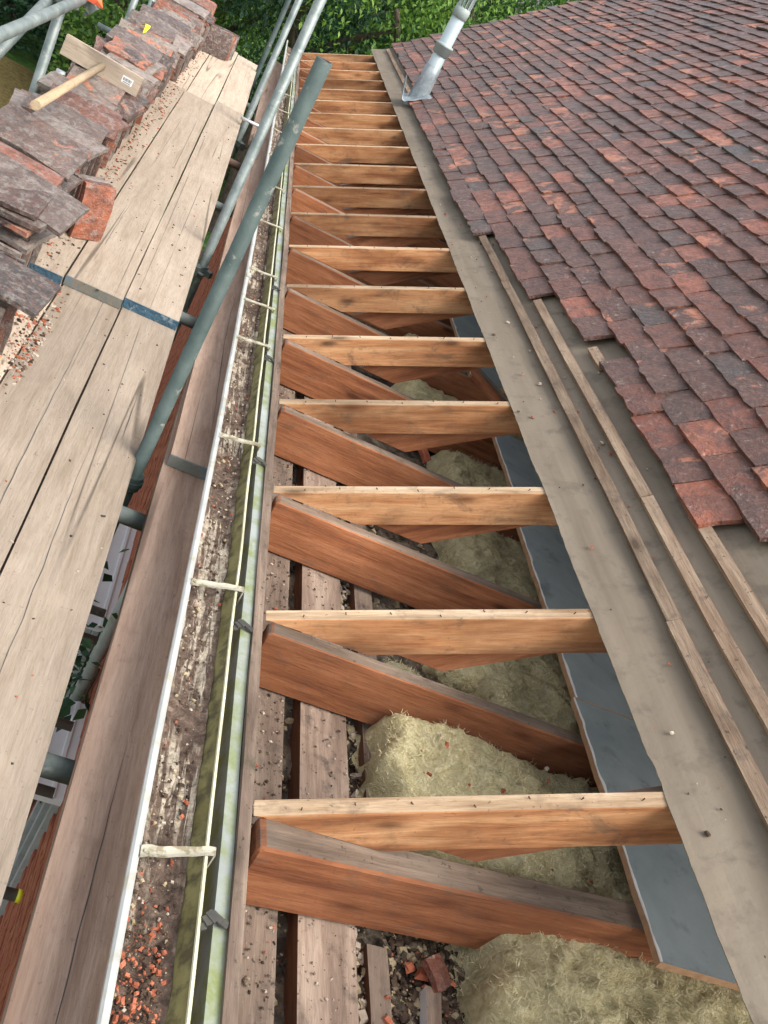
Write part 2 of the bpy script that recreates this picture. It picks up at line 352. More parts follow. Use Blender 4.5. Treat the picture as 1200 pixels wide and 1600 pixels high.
def coupler(parent, x, mat='tube'):
    """clamp round its tube at distance x along it: band, saddle and bolt in one forging"""
    bm = bmesh.new()
    for rr, ln in ((0.033, 0.052), (0.038, 0.016)):
        q = bmesh.ops.create_cone(bm, cap_ends=True, segments=14, radius1=rr, radius2=rr, depth=ln)
        bmesh.ops.rotate(bm, verts=q['verts'], matrix=Matrix.Rotation(R(90), 3, 'Y'))
    add_box(bm, (0, 0.045, 0), (0.05, 0.05, 0.05)); add_box(bm, (0, 0.0, 0.048), (0.03, 0.03, 0.03))
    q = bmesh.ops.create_cone(bm, cap_ends=True, segments=8, radius1=0.008, radius2=0.008, depth=0.09)
    bmesh.ops.translate(bm, verts=q['verts'], vec=(0, 0.06, 0.01))
    return link('coupler', frombm('coupler', bm), (mat,), parent, (x, 0, 0), (U(0, 6), 0, 0))

def crumbs(name, n, spot, size, mats, parent=None, label=None, cat=None):
    """loose bits as real little polyhedra; spot() gives a point"""
    v, f, mi = [], [], []
    for i in range(int(n * 1.6)):
        p = Vector(spot()); s = size[0] * 0.6 + (size[1] * 1.2 - size[0] * 0.6) * random.random() ** 3; b = len(v)
        q = Matrix.Rotation(U(0, 6.28), 3, 'Z') @ Matrix.Rotation(U(-0.5, 0.5), 3, 'X')
        sh = (U(0.6, 1.3), U(0.5, 1.0), U(0.2, 0.5))
        for c in ((-1, -1, -1), (1, -1, -1), (1, 1, -1), (-1, 1, -1), (-0.6, -0.7, 1), (0.7, -0.5, 1), (0.5, 0.7, 1), (-0.7, 0.6, 1)):
            v.append(p + q @ Vector([c[k] * s * sh[k] * U(0.7, 1.2) for k in range(3)]) + Vector((0, 0, s * sh[2] * 0.8)))
        k = random.randrange(len(mats))
        for q4 in ((0, 1, 5, 4), (1, 2, 6, 5), (2, 3, 7, 6), (3, 0, 4, 7), (4, 5, 6, 7)):
            f.append(tuple(b + z for z in q4)); mi.append(k)
    o = link(name, pyd(name, v, f, mi), mats, parent)
    o['kind'] = 'stuff'
    if label: o['label'] = label; o['category'] = cat
    return o

# ------------------------------------------------------------------ ground and roof geometry
GZ = -5.0
def ground():
    v, f = [], []
    nx, ny = 40, 40
    for j in range(ny + 1):
        for i in range(nx + 1):
            x = -160 + 320 * i / nx; y = -60 + 320 * j / ny
            v.append((x, y, GZ + 0.15 * mnoise.noise((x * 0.1, y * 0.1, 0)) * (1 if abs(x) > 12 else 0)))
    for j in range(ny):
        for i in range(nx):
            a = j * (nx + 1) + i; f.append((a, a + 1, a + nx + 2, a + nx + 1))
    o = link('ground', pyd('ground', v, f), ('grass',)); o['kind'] = 'structure'
    p = [(-30, 6), (-4.0, 6), (-3.9, 23.4), (-5.0, 24.6), (-30, 25.2)]
    b = link('straw_strip', pyd('straw_strip', [(x, y, GZ + 0.02) for x, y in p], [(0, 1, 2, 3, 4)]), ('straw',)); b['kind'] = 'structure'
    b = link('gap_dark_strip', pyd('gap_dark_strip', [(-2.6, -8, GZ + 0.02), (0.2, -8, GZ + 0.02), (0.2, 18, GZ + 0.02), (-2.6, 18, GZ + 0.02)], [(0, 1, 2, 3)]), ('soil',)); b['kind'] = 'structure'  # added dark strip over the grass, so the gaps between boards read dark
ground()

A, B = 0.45, R(40)                 # eaves (sprocket) pitch and main pitch
UH = 1.0
HX, HZ = UH * math.cos(A), UH * math.sin(A)
def roof(u, h=0.0, y=0.0):
    if u <= UH: return Vector((u * math.cos(A) - h * math.sin(A), y, u * math.sin(A) + h * math.cos(A)))
    e = u - UH
    return Vector((HX + e * math.cos(B) - h * math.sin(B), y, HZ + e * math.sin(B) + h * math.cos(B)))
Y0, Y1 = -1.6, 11.35
house = empty('house', (0, 0, 0), 'brick house with its eaves stripped to bare rafters and brown clay tiles above', 'house')

# rafters, main rafters, joists
rp = [(0, -0.004), (0.016, 0.006)]
tA = math.tan(A)
vd = 0.115 / math.cos(A)
xr = 1.12
rpoly = [(0.0, -0.0), (HX, HZ), (HX, HZ - vd), ((vd + 0.008) / tA, 0.008), (0.02, 0.008)]
rpoly = [(0.0, 0.0), (HX, HZ), (HX, HZ - vd), ((vd + 0.007) / tA, 0.007), (0.03, 0.007)]
mpoly = [(0.335, 0.006), (0.50, 0.006), (1.5, 0.006 + 0.78 * 1.0), (1.5, 0.127 + 0.006 + 0.78), ]
mpoly = [(0.345, 0.006), (0.88, 0.412), (1.5, 0.412 + 0.62 * 0.839), (1.5, 0.412 + 0.62 * 0.839 - 0.13), (0.90, 0.305), (0.51, 0.006)]
rmesh = prism('rafter', rpoly, 0, 0.042, (0,)); rmesh.transform(Matrix.Rotation(A, 4, 'Y'))
mmesh = prism('main_rafter', mpoly, 0.044, 0.086, (0,)); mmesh.transform(Matrix.Rotation(B, 4, 'Y'))
jpoly = [(0.012, -0.17), (1.9, -0.17), (1.9, 0.005), (0.02, 0.005), (0.010, -0.004)]
jmesh = prism('ceiling_joist', jpoly, -0.046, -0.001, (2, 3), 0.0035)
nb = bmesh.new()
for u in [0.1 + 0.113 * i for i in range(8)]:
    p = Vector((u + U(-0.015, 0.015), 0.021 + U(-0.012, 0.012), 0.003))
    q = bmesh.ops.create_cone(nb, cap_ends=True, segments=6, radius1=0.001, radius2=0.0019, depth=0.008)
    bmesh.ops.rotate(nb, verts=q['verts'], matrix=Matrix.Rotation(U(-0.7, 0.7), 3, 'Y')); bmesh.ops.translate(nb, verts=q['verts'], vec=p)
nmesh = frombm('nails', nb)
wjoist = prism('ceiling_joist', jpoly, -0.078, -0.001, (2, 3), 0.006)
for k in range(-1, 19):
    y = 0.6 * k
    r_ = link('rafter', rmesh, ('rafter', 'rafter_top'), house, (0, y + U(-0.004, 0.004), 0), (0, -A, 0))
    q_ = link('nails', nmesh, ('rust_dark',), r_); q_['kind'] = 'stuff'
    m_ = link('main_rafter', mmesh, ('joist', 'joist_top'), house, (0, y + 0.001, 0), (0, -B, 0))
    j_ = link('ceiling_joist', wjoist if k == 0 else jmesh, ('joist', 'joist_top'), house, (0, y, 0), (0, 0, U(-0.004, 0.004)))
    if k == 0:
        j_.rotation_euler = (0, 0, R(4.2)); j_.location = (0, y + 0.004, 0)
    if k == -1: j_.location.y -= 0.2
# wall plates, fascia
for x0, x1, zt, y0, y1 in ((0.045, 0.138, -0.176, Y0, 11.2), (0.182, 0.312, -0.176, Y0, 11.2), (0.368, 0.43, -0.19, 0.27, 11.2), (0.352, 0.40, -0.20, Y0, -0.06)):
    L = y1 - y0
    link('wall_plate', box('wall_plate', (L, x1 - x0, 0.10), 0.004, 0.004, 24), ('plate_side', 'plate'), house, ((x0 + x1) / 2, (y0 + y1) / 2, zt - 0.05), (0, 0, R(90)))
fm = box('fascia_board', (12.8, 0.026, 0.20), 0.003, 0.006, 60)
link('fascia_board', fm, ('fascia', 'fascia'), house, (-0.016, 4.85, -0.098), (0, 0, R(90)))
link('fascia_cladding', box('fascia_cladding', (12.8, 0.026, 0.17), 0.004, 0.003, 60), ('clad', 'clad'), house, (-0.0435, 4.85, -0.094), (0, 0, R(90)))

# masonry under the plates, brick wall below
def wallcore():
    v, f = [], []
    nx, ny = 14, 260
    for j in range(ny + 1):
        for i in range(nx + 1):
            x = 0.0 + 0.95 * i / nx; y = Y0 + 12.6 * j / ny
            z = -0.235 + 0.03 * mnoise.fractal((x * 14, y * 14, 0), 1.0, 2.0, 3)
            if x > 0.43: z += 0.01
            v.append((x, y, z))
    for j in range(ny):
        for i in range(nx):
            a = j * (nx + 1) + i; f.append((a, a + 1, a + nx + 2, a + nx + 1))
    o = link('wall_core', pyd('wall_core', v, f, None, True), ('mortar',), house); o['kind'] = 'stuff'
wallcore()
bm = bmesh.new()
add_box(bm, (0.17, 4.85, -2.62), (0.26, 12.6, 4.75)); add_box(bm, (2.9, 11.2, -2.62), (5.2, 0.26, 4.75))
add_box(bm, (5.6, 4.85, -2.62), (0.26, 12.6, 4.75)); add_box(bm, (2.9, -1.35, -2.62), (5.2, 0.26, 4.75))
link('brick_backing', frombm('brick_backing', bm), ('mortar',), house)
def bricks():
    v, f = [], []
    for r_ in range(62):
        z = -4.98 + r_ * 0.077
        if z > -0.3: break
        off = 0.11 if r_ % 2 else 0
        nb = 54
        for i in range(nb):
            y = -1.4 + i * 0.234 + off
            if (2.1 < y + 0.11 < 2.95 or 3.4 < y + 0.11 < 4.8) and -3.96 < z < -2.72: continue
            x = 0.026 + U(-0.004, 0.004); b = len(v); d = 0.02
            for sx in (x, 0.045):
                for sy in (y, y + 0.222):
                    for sz in (z, z + 0.065): v.append((sx, sy, sz))
            f += [(b, b + 1, b + 3, b + 2), (b + 1, b + 5, b + 7, b + 3), (b, b + 2, b + 6, b + 4), (b, b + 4, b + 5, b + 1), (b + 2, b + 3, b + 7, b + 6)]
    o = link('brick', pyd('brick', v, f), ('brick',), house); o['kind'] = 'stuff'
bricks()
ceil_ = link('ceiling', box('ceiling', (12.6, 4.6, 0.012), 0), ('plaster', 'plaster'), house, (2.75, 4.85, -0.262), (0, 0, R(90)))
def window(y0, y1):
    z0, z1 = -3.9, -2.72
    fr = bmesh.new(); yc = (y0 + y1) / 2; ww = y1 - y0
    for yy in (y0 + 0.03, yc, y1 - 0.03): add_box(fr, (0.03, yy, (z0 + z1) / 2), (0.06, 0.06, z1 - z0))
    for zz in (z0 + 0.03, z1 - 0.03): add_box(fr, (0.03, yc, zz), (0.056, ww - 0.004, 0.06))
    o = link('window', frombm('window', fr), ('white_pvc',), house)
    link('pane', box('pane', (ww - 0.1, 0.01, z1 - z0 - 0.1), 0), ('glass', 'glass'), o, (0.045, yc, (z0 + z1) / 2), (0, 0, R(90)))
    bm = bmesh.new(); add_box(bm, (-0.055, yc, z1 + 0.0321), (0.19, ww + 0.1, 0.05)); add_box(bm, (-0.14, yc, z1 + 0.055), (0.02, ww + 0.1, 0.02)); add_box(bm, (-0.03, yc, z1 + 0.055), (0.02, ww + 0.1, 0.02))
    link('window_hood', frombm('window_hood', bm), ('white_paint',), o)
window(2.2, 2.78); window(3.55, 4.65)

# felt, battens
def felt():
    v, f = [], []
    ys = [-0.62 + i * 0.02 for i in range(600)]
    us = [0.0, 0.012, 0.06, 0.12, 0.19, 0.26, 0.34, 0.44, 0.56, 0.7]
    nu = len(us)
    for y in ys:
        e = 0.826 + 0.004 * mnoise.noise((y * 2.3, 1, 0)) + 0.002 * mnoise.noise((y * 9, 4, 0)) + 0.0022 * mnoise.noise((y * 31, 4, 7))
        if 0.02 < y < 0.14: e += 0.005 * math.sin((y - 0.02) / 0.12 * math.pi)
        ph = abs(((y + 0.3) % 0.6) - 0.3) / 0.3   # 1 on the bay middle
        for a in us:
            u = e + a
            h = 0.004 + 0.005 * mnoise.noise((a * 9, y * 3, 2)) + 0.0022 * mnoise.noise((a * 25, y * 9, 6)) - 0.007 * (1 - ph) * 0 - 0.006 * (math.sin(math.pi * ((y % 0.6) / 0.6)) ** 2) * max(0, 1 - a * 2.5)
            v.append(roof(u, h, y))
    off = len(v)
    for k in range(off): v.append(v[k] - Vector((-0.0011, 0, 0.0025)))
    for j in range(len(ys) - 1):
        for i in range(nu - 1):
            a = j * nu + i
            f.append((a, a + 1, a + nu + 1, a + nu)); f.append((off + a, off + a + nu, off + a + nu + 1, off + a + 1))
        a = j * nu; f.append((a, a + nu, off + a + nu, off + a))
    for i in range(nu - 1):
        f.append((i, off + i, off + i + 1, i + 1))
    return link('roofing_felt', pyd('roofing_felt', v, f, None, False), ('felt',), house)
fe = felt(); fe['label'] = 'grey felt strip bared along the eaves'
bm = bmesh.new()
dk = []
for u in (1.42, 5.3): dk.append((roof(u, 0.0), roof(u, -0.03)))
pv = [dk[0][0], dk[1][0], dk[1][1], dk[0][1]]
vs = [bm.verts.new((p.x, Y0 + 0.1, p.z)) for p in pv] + [bm.verts.new((p.x, Y1 - 0.02, p.z)) for p in pv]
for q in ((0, 1, 2, 3), (4, 5, 6, 7), (0, 1, 5, 4), (1, 2, 6, 5), (2, 3, 7, 6), (3, 0, 4, 7)): bm.faces.new([vs[i] for i in q])
link('roof_deck', frombm('roof_deck', bm), ('felt',), house)
# back slope so that the ridge is real
bm = bmesh.new()
rd = roof(5.3, 0.03)
vs = [bm.verts.new(p) for p in ((rd.x, Y0, rd.z), (rd.x, Y1, rd.z), (rd.x + 3.2, Y1, rd.z - 2.7), (rd.x + 3.2, Y0, rd.z - 2.7))]
bm.faces.new(vs); link('back_slope', frombm('back_slope', bm), ('tile',), house)
def batten(u, y0, y1, hh=0.022):
    L = y1 - y0; p = roof(u, 0.006 + hh / 2)
    sl = A if u < UH else B
    o = link('batten', box('batten', (L, 0.036, hh), 0.002, 0.005, max(4, int(L * 5))), ('batten', 'batten'), house, (p.x, (y0 + y1) / 2, p.z))
    # local x along Y, local z along roof normal
    o.rotation_euler = (Matrix.Rotation(-sl, 3, 'Y') @ Matrix.Rotation(R(90), 3, 'Z')).to_euler()
    return o
batten(1.020, -0.6, 0.55); batten(1.024, 0.553, 3.05); batten(1.026, 3.06, 3.85).rotation_euler.z += 0.004
batten(1.022, 7.9, 11.2)
batten(1.113, -0.6, 1.1); batten(1.113, 1.103, 2.75)
batten(1.215, -0.6, 0.98); batten(1.215, 1.99, 2.16); batten(1.318, -0.6, 0.5); batten(1.42, -0.6, 0.3)

# ------------------------------------------------------------------ roof tiles
TW, TL, TT, GA = 0.221, 0.30, 0.0145, 0.117
def tile_mesh(name, w, l, t, nx=5, ny=5, rough=0.004, camber=0.006, rnd=None, chip=0.3):
    s = U(0, 200); v, f = [], []
    cx = U(0.5, 1.2) * camber
    for side in (1, 0):
        for j in range(ny):
            for i in range(nx):
                a, b = i / (nx - 1), j / (ny - 1)
                x = (a - 0.5) * w; y = b * l
                if i in (0, nx - 1): x += mnoise.noise((y * 25, i, s)) * rough
                if j in (0, ny - 1): y += mnoise.noise((x * 25, j, s + 3)) * rough * 1.4
                if chip and j == 0 and i in (0, nx - 1): y += abs(mnoise.noise((s, i, 1))) * 0.03 * chip
                z = (t if side else 0) - cx * (2 * b - 0.9) ** 2 - cx * 0.5 * (2 * a - 1) ** 2 + mnoise.noise((x * 12, y * 12, s + (7 if side else 0))) * rough * 0.55
                v.append((x, y, z))
    n = nx * ny
    for j in range(ny - 1):
        for i in range(nx - 1):
            a = j * nx + i
            f.append((a, a + 1, a + nx + 1, a + nx)); f.append((n + a, n + a + nx, n + a + nx + 1, n + a + 1))
    for i in range(nx - 1):
        f.append((i, n + i, n + i + 1, i + 1)); a = (ny - 1) * nx + i; f.append((a, a + 1, n + a + 1, n + a))
    for j in range(ny - 1):
        a = j * nx; f.append((a, a + nx, n + a + nx, n + a)); a = j * nx + nx - 1; f.append((a, n + a, n + a + nx, a + nx))
    me = pyd(name, v, f)
    at = me.attributes.new('rnd', 'FLOAT', 'FACE'); r_ = U(0, 1) if rnd is None else rnd
    for d in at.data: d.value = r_
    return me
roof_vars = [tile_mesh('roof_tile', TW - U(0.003, 0.009), TL, TT * U(0.9, 1.15), 6, 6, U(0.004, 0.009), U(0.003, 0.011), chip=U(0, 1.1)) for _ in range(16)]
low = tile_mesh('low', TW - 0.004, TL, TT, 3, 4, 0.004)
lowv = [[tuple(q.co) for q in m.vertices] for m in (low, tile_mesh('low', TW - 0.005, TL, TT, 3, 4, 0.006, 0.009), tile_mesh('low', TW - 0.003, TL, TT, 3, 4, 0.005, 0.003))]
lowf = [tuple(p.vertices) for p in low.polygons]
starts = {0: 3.78, 1: 2.78, 2: 0.83, 3: 0.66, 4: 0.42, 5: 0.2, 6: 0.0, 7: -0.2}
cells = []
nc = int((5.2 - 0.962) / GA)
for k in range(nc):
    ut = 0.962 + GA * k
    st = starts.get(k, -0.4)
    y = (0.0 if k % 2 == 0 else TW / 2) - 0.44
    while y < Y1 - TW * 0.5:
        yc = y + TW / 2; y += TW
        if yc - TW / 2 < st - 0.06: continue
        if k == 0 and yc > 7.75: continue
        if k == 2 and 1.9 < yc < 2.12: continue
        cells.append((k, ut, yc))
camp = Vector((-0.558, -1.267, 1.404))
def tile_matrix(ut, yc, k):
    slide = U(-0.006, 0.006)
    if random.random() < 0.12: slide += U(-0.016, 0.012)
    u0 = ut + slide
    p0 = roof(u0, 0.040 + U(-0.002, 0.003)); p1 = roof(u0 + 0.26, 0.005)
    d = (p1 - p0).normalized(); side = Vector((0, 1, 0)); nn = Vector((d.z * -1, 0, d.x))
    lx = -side                      # right-handed frame: x across, y up the slope, z out of the roof
    m = Matrix((lx, d, lx.cross(d))).transposed().to_4x4()
    m = Matrix.Translation((p0.x, yc + U(-0.003, 0.003), p0.z)) @ m @ Matrix.Rotation(random.gauss(0, 0.018), 4, 'Z') @ Matrix.Rotation(random.gauss(0.004, 0.012), 4, 'X') @ Matrix.Rotation(random.gauss(0, 0.016), 4, 'Y')
    return m
cells.sort(key=lambda c: (roof(c[1], 0, c[2]) - camp).length + (40 if roof(c[1], 0, c[2]).x > 1.15 + 0.42 * (c[2] + 1.3) else 0))
fv, ff, fr = [], [], []
for idx, (k, ut, yc) in enumerate(cells):
    m = tile_matrix(ut, yc, k)
    if idx < 300:
        o = link('roof_tile', random.choice(roof_vars), ('tile',), house); o.matrix_local = m
    else:
        b = len(fv); r_ = U(0, 1)
        for q in random.choice(lowv): fv.append(m @ Vector(q))
        for q in lowf: ff.append(tuple(b + i for i in q)); fr.append(r_)
me = pyd('far_roof_tiles', fv, ff)
at = me.attributes.new('rnd', 'FLOAT', 'FACE'); at.data.foreach_set('value', fr)
o = link('far_roof_tiles', me, ('tile',), house); o['kind'] = 'stuff'

# ------------------------------------------------------------------ loft contents: boards, wool
def loft_board(y0, y1, x0, label, dz=0.0, tear=True, rot=0.0):
    L = y1 - y0
    e = empty('loft_board', (x0 + 0.3, (y0 + y1) / 2, 0.018 + dz), label, 'board', 'grey boards laid over the ceiling joists', (0, 0, rot))
    v, f, mi = [], [], []
    n = 40
    for i in range(n + 1):
        y = -L / 2 + L * i / n
        j = 0.004 * mnoise.noise((y * 11, y0, 0)) + 0.002 * mnoise.noise((y * 40, y0, 3))
        for x, z in ((-0.3 + j, -0.011), (-0.3 + j, 0.009), (0.5, 0.009), (0.5, -0.011)): v.append((x, y, z))
    for i in range(n):
        a = i * 4
        for q, m_ in (((0, 4, 5, 1), 1), ((1, 5, 6, 2), 0), ((2, 6, 7, 3), 1), ((3, 7, 4, 0), 1)): f.append(tuple(a + w_ for w_ in q)); mi.append(m_)
    f += [(0, 1, 2, 3), (n * 4 + 3, n * 4 + 2, n * 4 + 1, n * 4)]; mi += [1, 1]
    link('panel', pyd('panel', v, f, mi), ('loft', 'loft_edge'), e)
    if tear:
        v, f = [], []
        for i in range(n * 3 + 1):
            y = -L / 2 + L * i / (n * 3)
            wd = max(0.0012, 0.004 + 0.006 * mnoise.noise((y * 17, y0, 9)))
            j = 0.004 * mnoise.noise((y * 11, y0, 0)) + 0.002 * mnoise.noise((y * 40, y0, 3))
            v += [(-0.3015 + j, y, 0.008), (-0.3005 + j, y, 0.0115), (-0.3 + j + wd, y, 0.0105)]
        for i in range(n * 3): f += [(i * 3, i * 3 + 3, i * 3 + 4, i * 3 + 1), (i * 3 + 1, i * 3 + 4, i * 3 + 5, i * 3 + 2)]
        link('torn_edge', pyd('torn_edge', v, f), ('torn',), e)
loft_board(-0.09, 0.72, 0.945, 'blue-grey board on the joists at the near end of the open eaves')
loft_board(0.725, 1.72, 0.955, 'blue-grey board on the joists, second from the near end')
loft_board(1.73, 2.42, 0.985, 'blue-grey board on the joists, third from the near end beside a loose timber')
loft_board(2.95, 4.1, 0.965, 'blue-grey board on the joists, past the gap in the row of boards')
tag(link('loose_timber', box('loose_timber', (0.75, 0.05, 0.05), 0.003, 0.004, 6), ('joist', 'joist_top'), None, (1.14, 2.66, 0.031), (0, 0, R(115))), 'loose brown timber lying on the joists in the gap between loft boards', 'timber')

def fibres(o, pts, lift=0.006):
    """matted strands standing a little off the quilt"""
    v, f = [], []
    for p in pts:
        p = Vector(p); d = Vector((U(-1, 1), U(-1, 1), U(-0.25, 0.45))).normalized(); L = U(0.006, 0.024); wd = U(0.0003, 0.0008)
        sd = d.cross(Vector((0, 0, 1))).normalized() * wd; b = len(v); bend = Vector((U(-1, 1), U(-1, 1), U(-0.4, 0.5))) * L * 0.25
        p = p + Vector((U(-0.006, 0.006), U(-0.006, 0.006), U(0, lift)))
        for q, k in ((p, 0.5), (p + d * L * 0.5 + bend, 1.0), (p + d * L, 0.3)): v += [q - sd * k, q + sd * k]
        f += [(b, b + 1, b + 3, b + 2), (b + 2, b + 3, b + 5, b + 4)]
    q = link('fibres', pyd('fibres', v, f), ('wool_fibre',), o); q['kind'] = 'stuff'
def wool(name, x0, x1, y0, y1, z0, hgt, label, seed, dense=0.011, edge=0.05):
    nx = max(6, int((x1 - x0) / dense)); ny = max(6, int((y1 - y0) / dense))
    v, f = [], []
    for j in range(ny + 1):
        for i in range(nx + 1):
            x = x0 + (x1 - x0) * i / nx; y = y0 + (y1 - y0) * j / ny
            d = min((x - x0) + 0.06 * mnoise.noise((y * 9, seed, 0)) - 0.01, 9, (y - y0) * 1.3 + 0.012, (y1 - y) * 1.3 + 0.012)
            k = max(0.0, min(1.0, d / edge)); k = math.sin(k * math.pi / 2)
            b = abs(mnoise.noise((x * 7, y * 7, seed))) * 0.5 + abs(mnoise.noise((x * 17, y * 15, seed + 3))) * 0.3 + abs(mnoise.noise((x * 42, y * 38, seed + 5))) * 0.16
            z = z0 + hgt * k * (0.86 + 0.2 * mnoise.noise((x * 3.3, y * 3.3, seed + 8))) - b * 0.06 * (0.35 + k)
            jx = mnoise.noise((x * 33, y * 33, seed + 11)) * 0.006; jy = mnoise.noise((x * 33, y * 33, seed + 17)) * 0.006
            if i == 0: z = z0; jx += 0.02 * mnoise.noise((y * 14, seed, 2))
            v.append((x + jx, y + jy, z))
    for j in range(ny):
        for i in range(nx):
            a = j * (nx + 1) + i; f.append((a, a + 1, a + nx + 2, a + nx + 1))
    o = link(name, pyd(name, v, f, None, True), ('wool',))
    nf = int(14000 * (x1 - x0) * (y1 - y0)) if dense < 0.015 else 0
    inn_ = [q for q in v if y0 + 0.03 < q[1] < y1 - 0.03]
    if nf: fibres(o, [random.choice(inn_) for _ in range(nf)])
    return tag(o, label, 'insulation', 'mineral wool between the ceiling joists')
wool('insulation_batt', 0.575, 1.7, -0.66, 0.03, -0.215, 0.175, 'yellow-green mineral wool in the nearest bay, under the end of the grey board', 3)
wool('insulation_batt', 0.36, 1.7, 0.10, 0.552, -0.215, 0.185, 'fluffy pale mineral wool pulled out over the wall plate in the second bay', 11)
wool('insulation_batt', 0.70, 1.7, 0.602, 1.152, -0.215, 0.15, 'mineral wool in the third bay from the near end', 21)
wool('insulation_batt', 0.74, 1.7, 1.202, 1.752, -0.215, 0.15, 'mineral wool in the fourth bay from the near end', 31)
wool('insulation_batt', 0.78, 1.7, 1.802, 2.352, -0.215, 0.15, 'mineral wool in the fifth bay from the near end, beside a red scrap', 41)
wool('insulation_batt', 0.62, 1.7, 2.402, 2.952, -0.215, 0.15, 'mineral wool in the sixth bay from the near end', 51, 0.018)
wool('insulation_batt', 0.7, 1.7, 3.002, 3.552, -0.215, 0.14, 'mineral wool in the seventh bay from the near end', 61, 0.02)
def wool_lump(c, r, sq, label, seed):
    bm = bmesh.new(); bmesh.ops.create_icosphere(bm, subdivisions=4, radius=1)
    for q in bm.verts:
        p = q.co.copy()
        k = 1 + 0.35 * mnoise.noise(p * 1.6 + Vector((seed, 0, 0))) - 0.3 * abs(mnoise.noise(p * 4 + Vector((seed, 3, 0)))) - 0.16 * abs(mnoise.noise(p * 9 + Vector((seed, 3, 5))))
        q.co = Vector((p.x * r * sq[0], p.y * r * sq[1], p.z * r * sq[2])) * k
    me = frombm('insulation_tuft', bm)
    for p in me.polygons: p.use_smooth = True
    o = link('insulation_tuft', me, ('wool',), None, c); fibres(o, [tuple(random.choice(me.vertices).co) for _ in range(700)])
    return tag(o, label, 'insulation', 'loose tufts of mineral wool')
wool_lump((0.60, 0.76, -0.055), 0.085, (1.0, 0.8, 0.75), 'curled tuft of mineral wool behind the second rafter', 4)
wool_lump((0.46, 0.72, -0.12), 0.06, (1.3, 0.8, 0.6), 'small flat tuft of mineral wool left of the curled tuft', 9)

# grit and rubble over plates
def on_core(x0, x1, y0, y1, z):
    return lambda: (U(x0, x1), U(y0, y1), z + U(0, 0.006))
crumbs('mortar_flakes', 900, on_core(0.315, 0.365, -0.6, 3.2, -0.222), (0.004, 0.012), ('flake', 'mortar', 'dust'), house)
crumbs('gap_grit', 500, on_core(0.14, 0.182, -0.6, 3.2, -0.232), (0.003, 0.009), ('mortar', 'soil', 'flake'), house)
crumbs('plate_grit', 1300, on_core(0.05, 0.135, -0.6, 4, -0.1755), (0.0012, 0.004), ('soil', 'dust', 'soil', 'mortar'), house)
crumbs('plate_dust', 800, on_core(0.185, 0.31, -0.6, 4, -0.1755), (0.001, 0.0032), ('soil', 'dust', 'mortar'), house)
crumbs('red_chips', 46, on_core(0.05, 0.14, -0.5, 3, -0.1755), (0.002, 0.006), ('crumb',), house)
crumbs('rubble', 2600, on_core(0.40, 0.66, -0.62, 0.04, -0.222), (0.0015, 0.010), ('soil', 'mortar', 'flake', 'soil', 'soil'), house)
crumbs('rubble', 500, on_core(0.40, 0.72, 0.62, 2.2, -0.225), (0.004, 0.016), ('soil', 'mortar', 'flake', 'soil'), house)
crumbs('tile_chips', 26, on_core(0.38, 0.60, -0.55, -0.0, -0.20), (0.004, 0.013), ('crumb', 'crumb', 'brick'), house)
crumbs('wool_chips', 14, on_core(0.45, 0.95, 0.12, 0.5, -0.06), (0.004, 0.008), ('crumb', 'crumb', 'dust'), house)
tag(link('painted_lath', box('painted_lath', (0.42, 0.035, 0.03), 0.002, 0.004, 5), ('torn', 'plate'), None, (0.475, -0.34, -0.2), (0, 0, R(84))), 'white painted lath lying among the rubble at the near end', 'lath')
tag(link('clay_shard', tile_mesh('clay_shard', 0.055, 0.07, 0.013), ('tile',), None, (0.52, -0.13, -0.19), (0.3, 0.2, 0.6)), 'small red clay shard on the rubble below the nearest joist', 'shard')
tag(link('red_scrap', tile_mesh('red_scrap', 0.06, 0.13, 0.015), ('crumb',), None, (0.66, 2.0, -0.06), (0.5, 0.1, 1.0)), 'bright red scrap beside the mineral wool in the fifth bay', 'shard')

# ------------------------------------------------------------------ gutter
def gx(y):
    pts = [(-2, -0.008), (-0.6, -0.004), (0.1, 0.0), (1.4, 0.016), (3.7, 0.030), (12, 0.036)]
    for (a, p), (b, q) in zip(pts, pts[1:]):
        if y <= b: return p + (q - p) * (y - a) / (b - a)
    return pts[-1][1]
gut = empty('gutter', (-0.15, 4.5, 0), 'white plastic eaves gutter choked with dark moss and silt', 'gutter')
def sweep(name, prof, mats, ys, closed=True, mi=None, jit=0.0, off=(0, 0)):
    v, f, m_ = [], [], []
    n = len(prof)
    for j, y in enumerate(ys):
        for x, z in prof:
            s = 1.0 if x < -0.12 else (0.5 if x < -0.09 else 0.35)
            v.append((x + gx(y) * s + jit * mnoise.noise((y * 3, x * 9, 1)) + 0.15, y - 4.5, z + jit * 0.7 * mnoise.noise((y * 3, x * 9, 5))))
    for j in range(len(ys) - 1):
        for i in range(n if closed else n - 1):
            a = j * n + i; b = j * n + (i + 1) % n
            f.append((a, b, b + n, a + n)); m_.append(mi[i] if mi else 0)
    if closed: f += [tuple(range(n))[::-1], tuple(range((len(ys) - 1) * n, len(ys) * n))]; m_ += [0, 0]
    return link(name, pyd(name, v, f, m_), mats, gut)
ys = [-1.4 + i * 0.1 for i in range(127)]
inn = [(-0.205, -0.002), (-0.203, -0.03), (-0.192, -0.05), (-0.165, -0.062), (-0.13, -0.058), (-0.108, -0.046), (-0.090, -0.010), (-0.0865, 0.0)]
outp = [(-0.0815, 0.0), (-0.085, -0.012), (-0.104, -0.050), (-0.13, -0.064), (-0.166, -0.068), (-0.196, -0.055), (-0.209, -0.032), (-0.218, -0.012)]
sweep('gutter_trough', inn + outp, ('white_pvc', 'gut_in', 'gut_back', 'pale_edge'), ys, True,
      [1, 1, 1, 1, 1, 2, 2, 3, 3, 0, 0, 0, 0, 0, 0, 0])
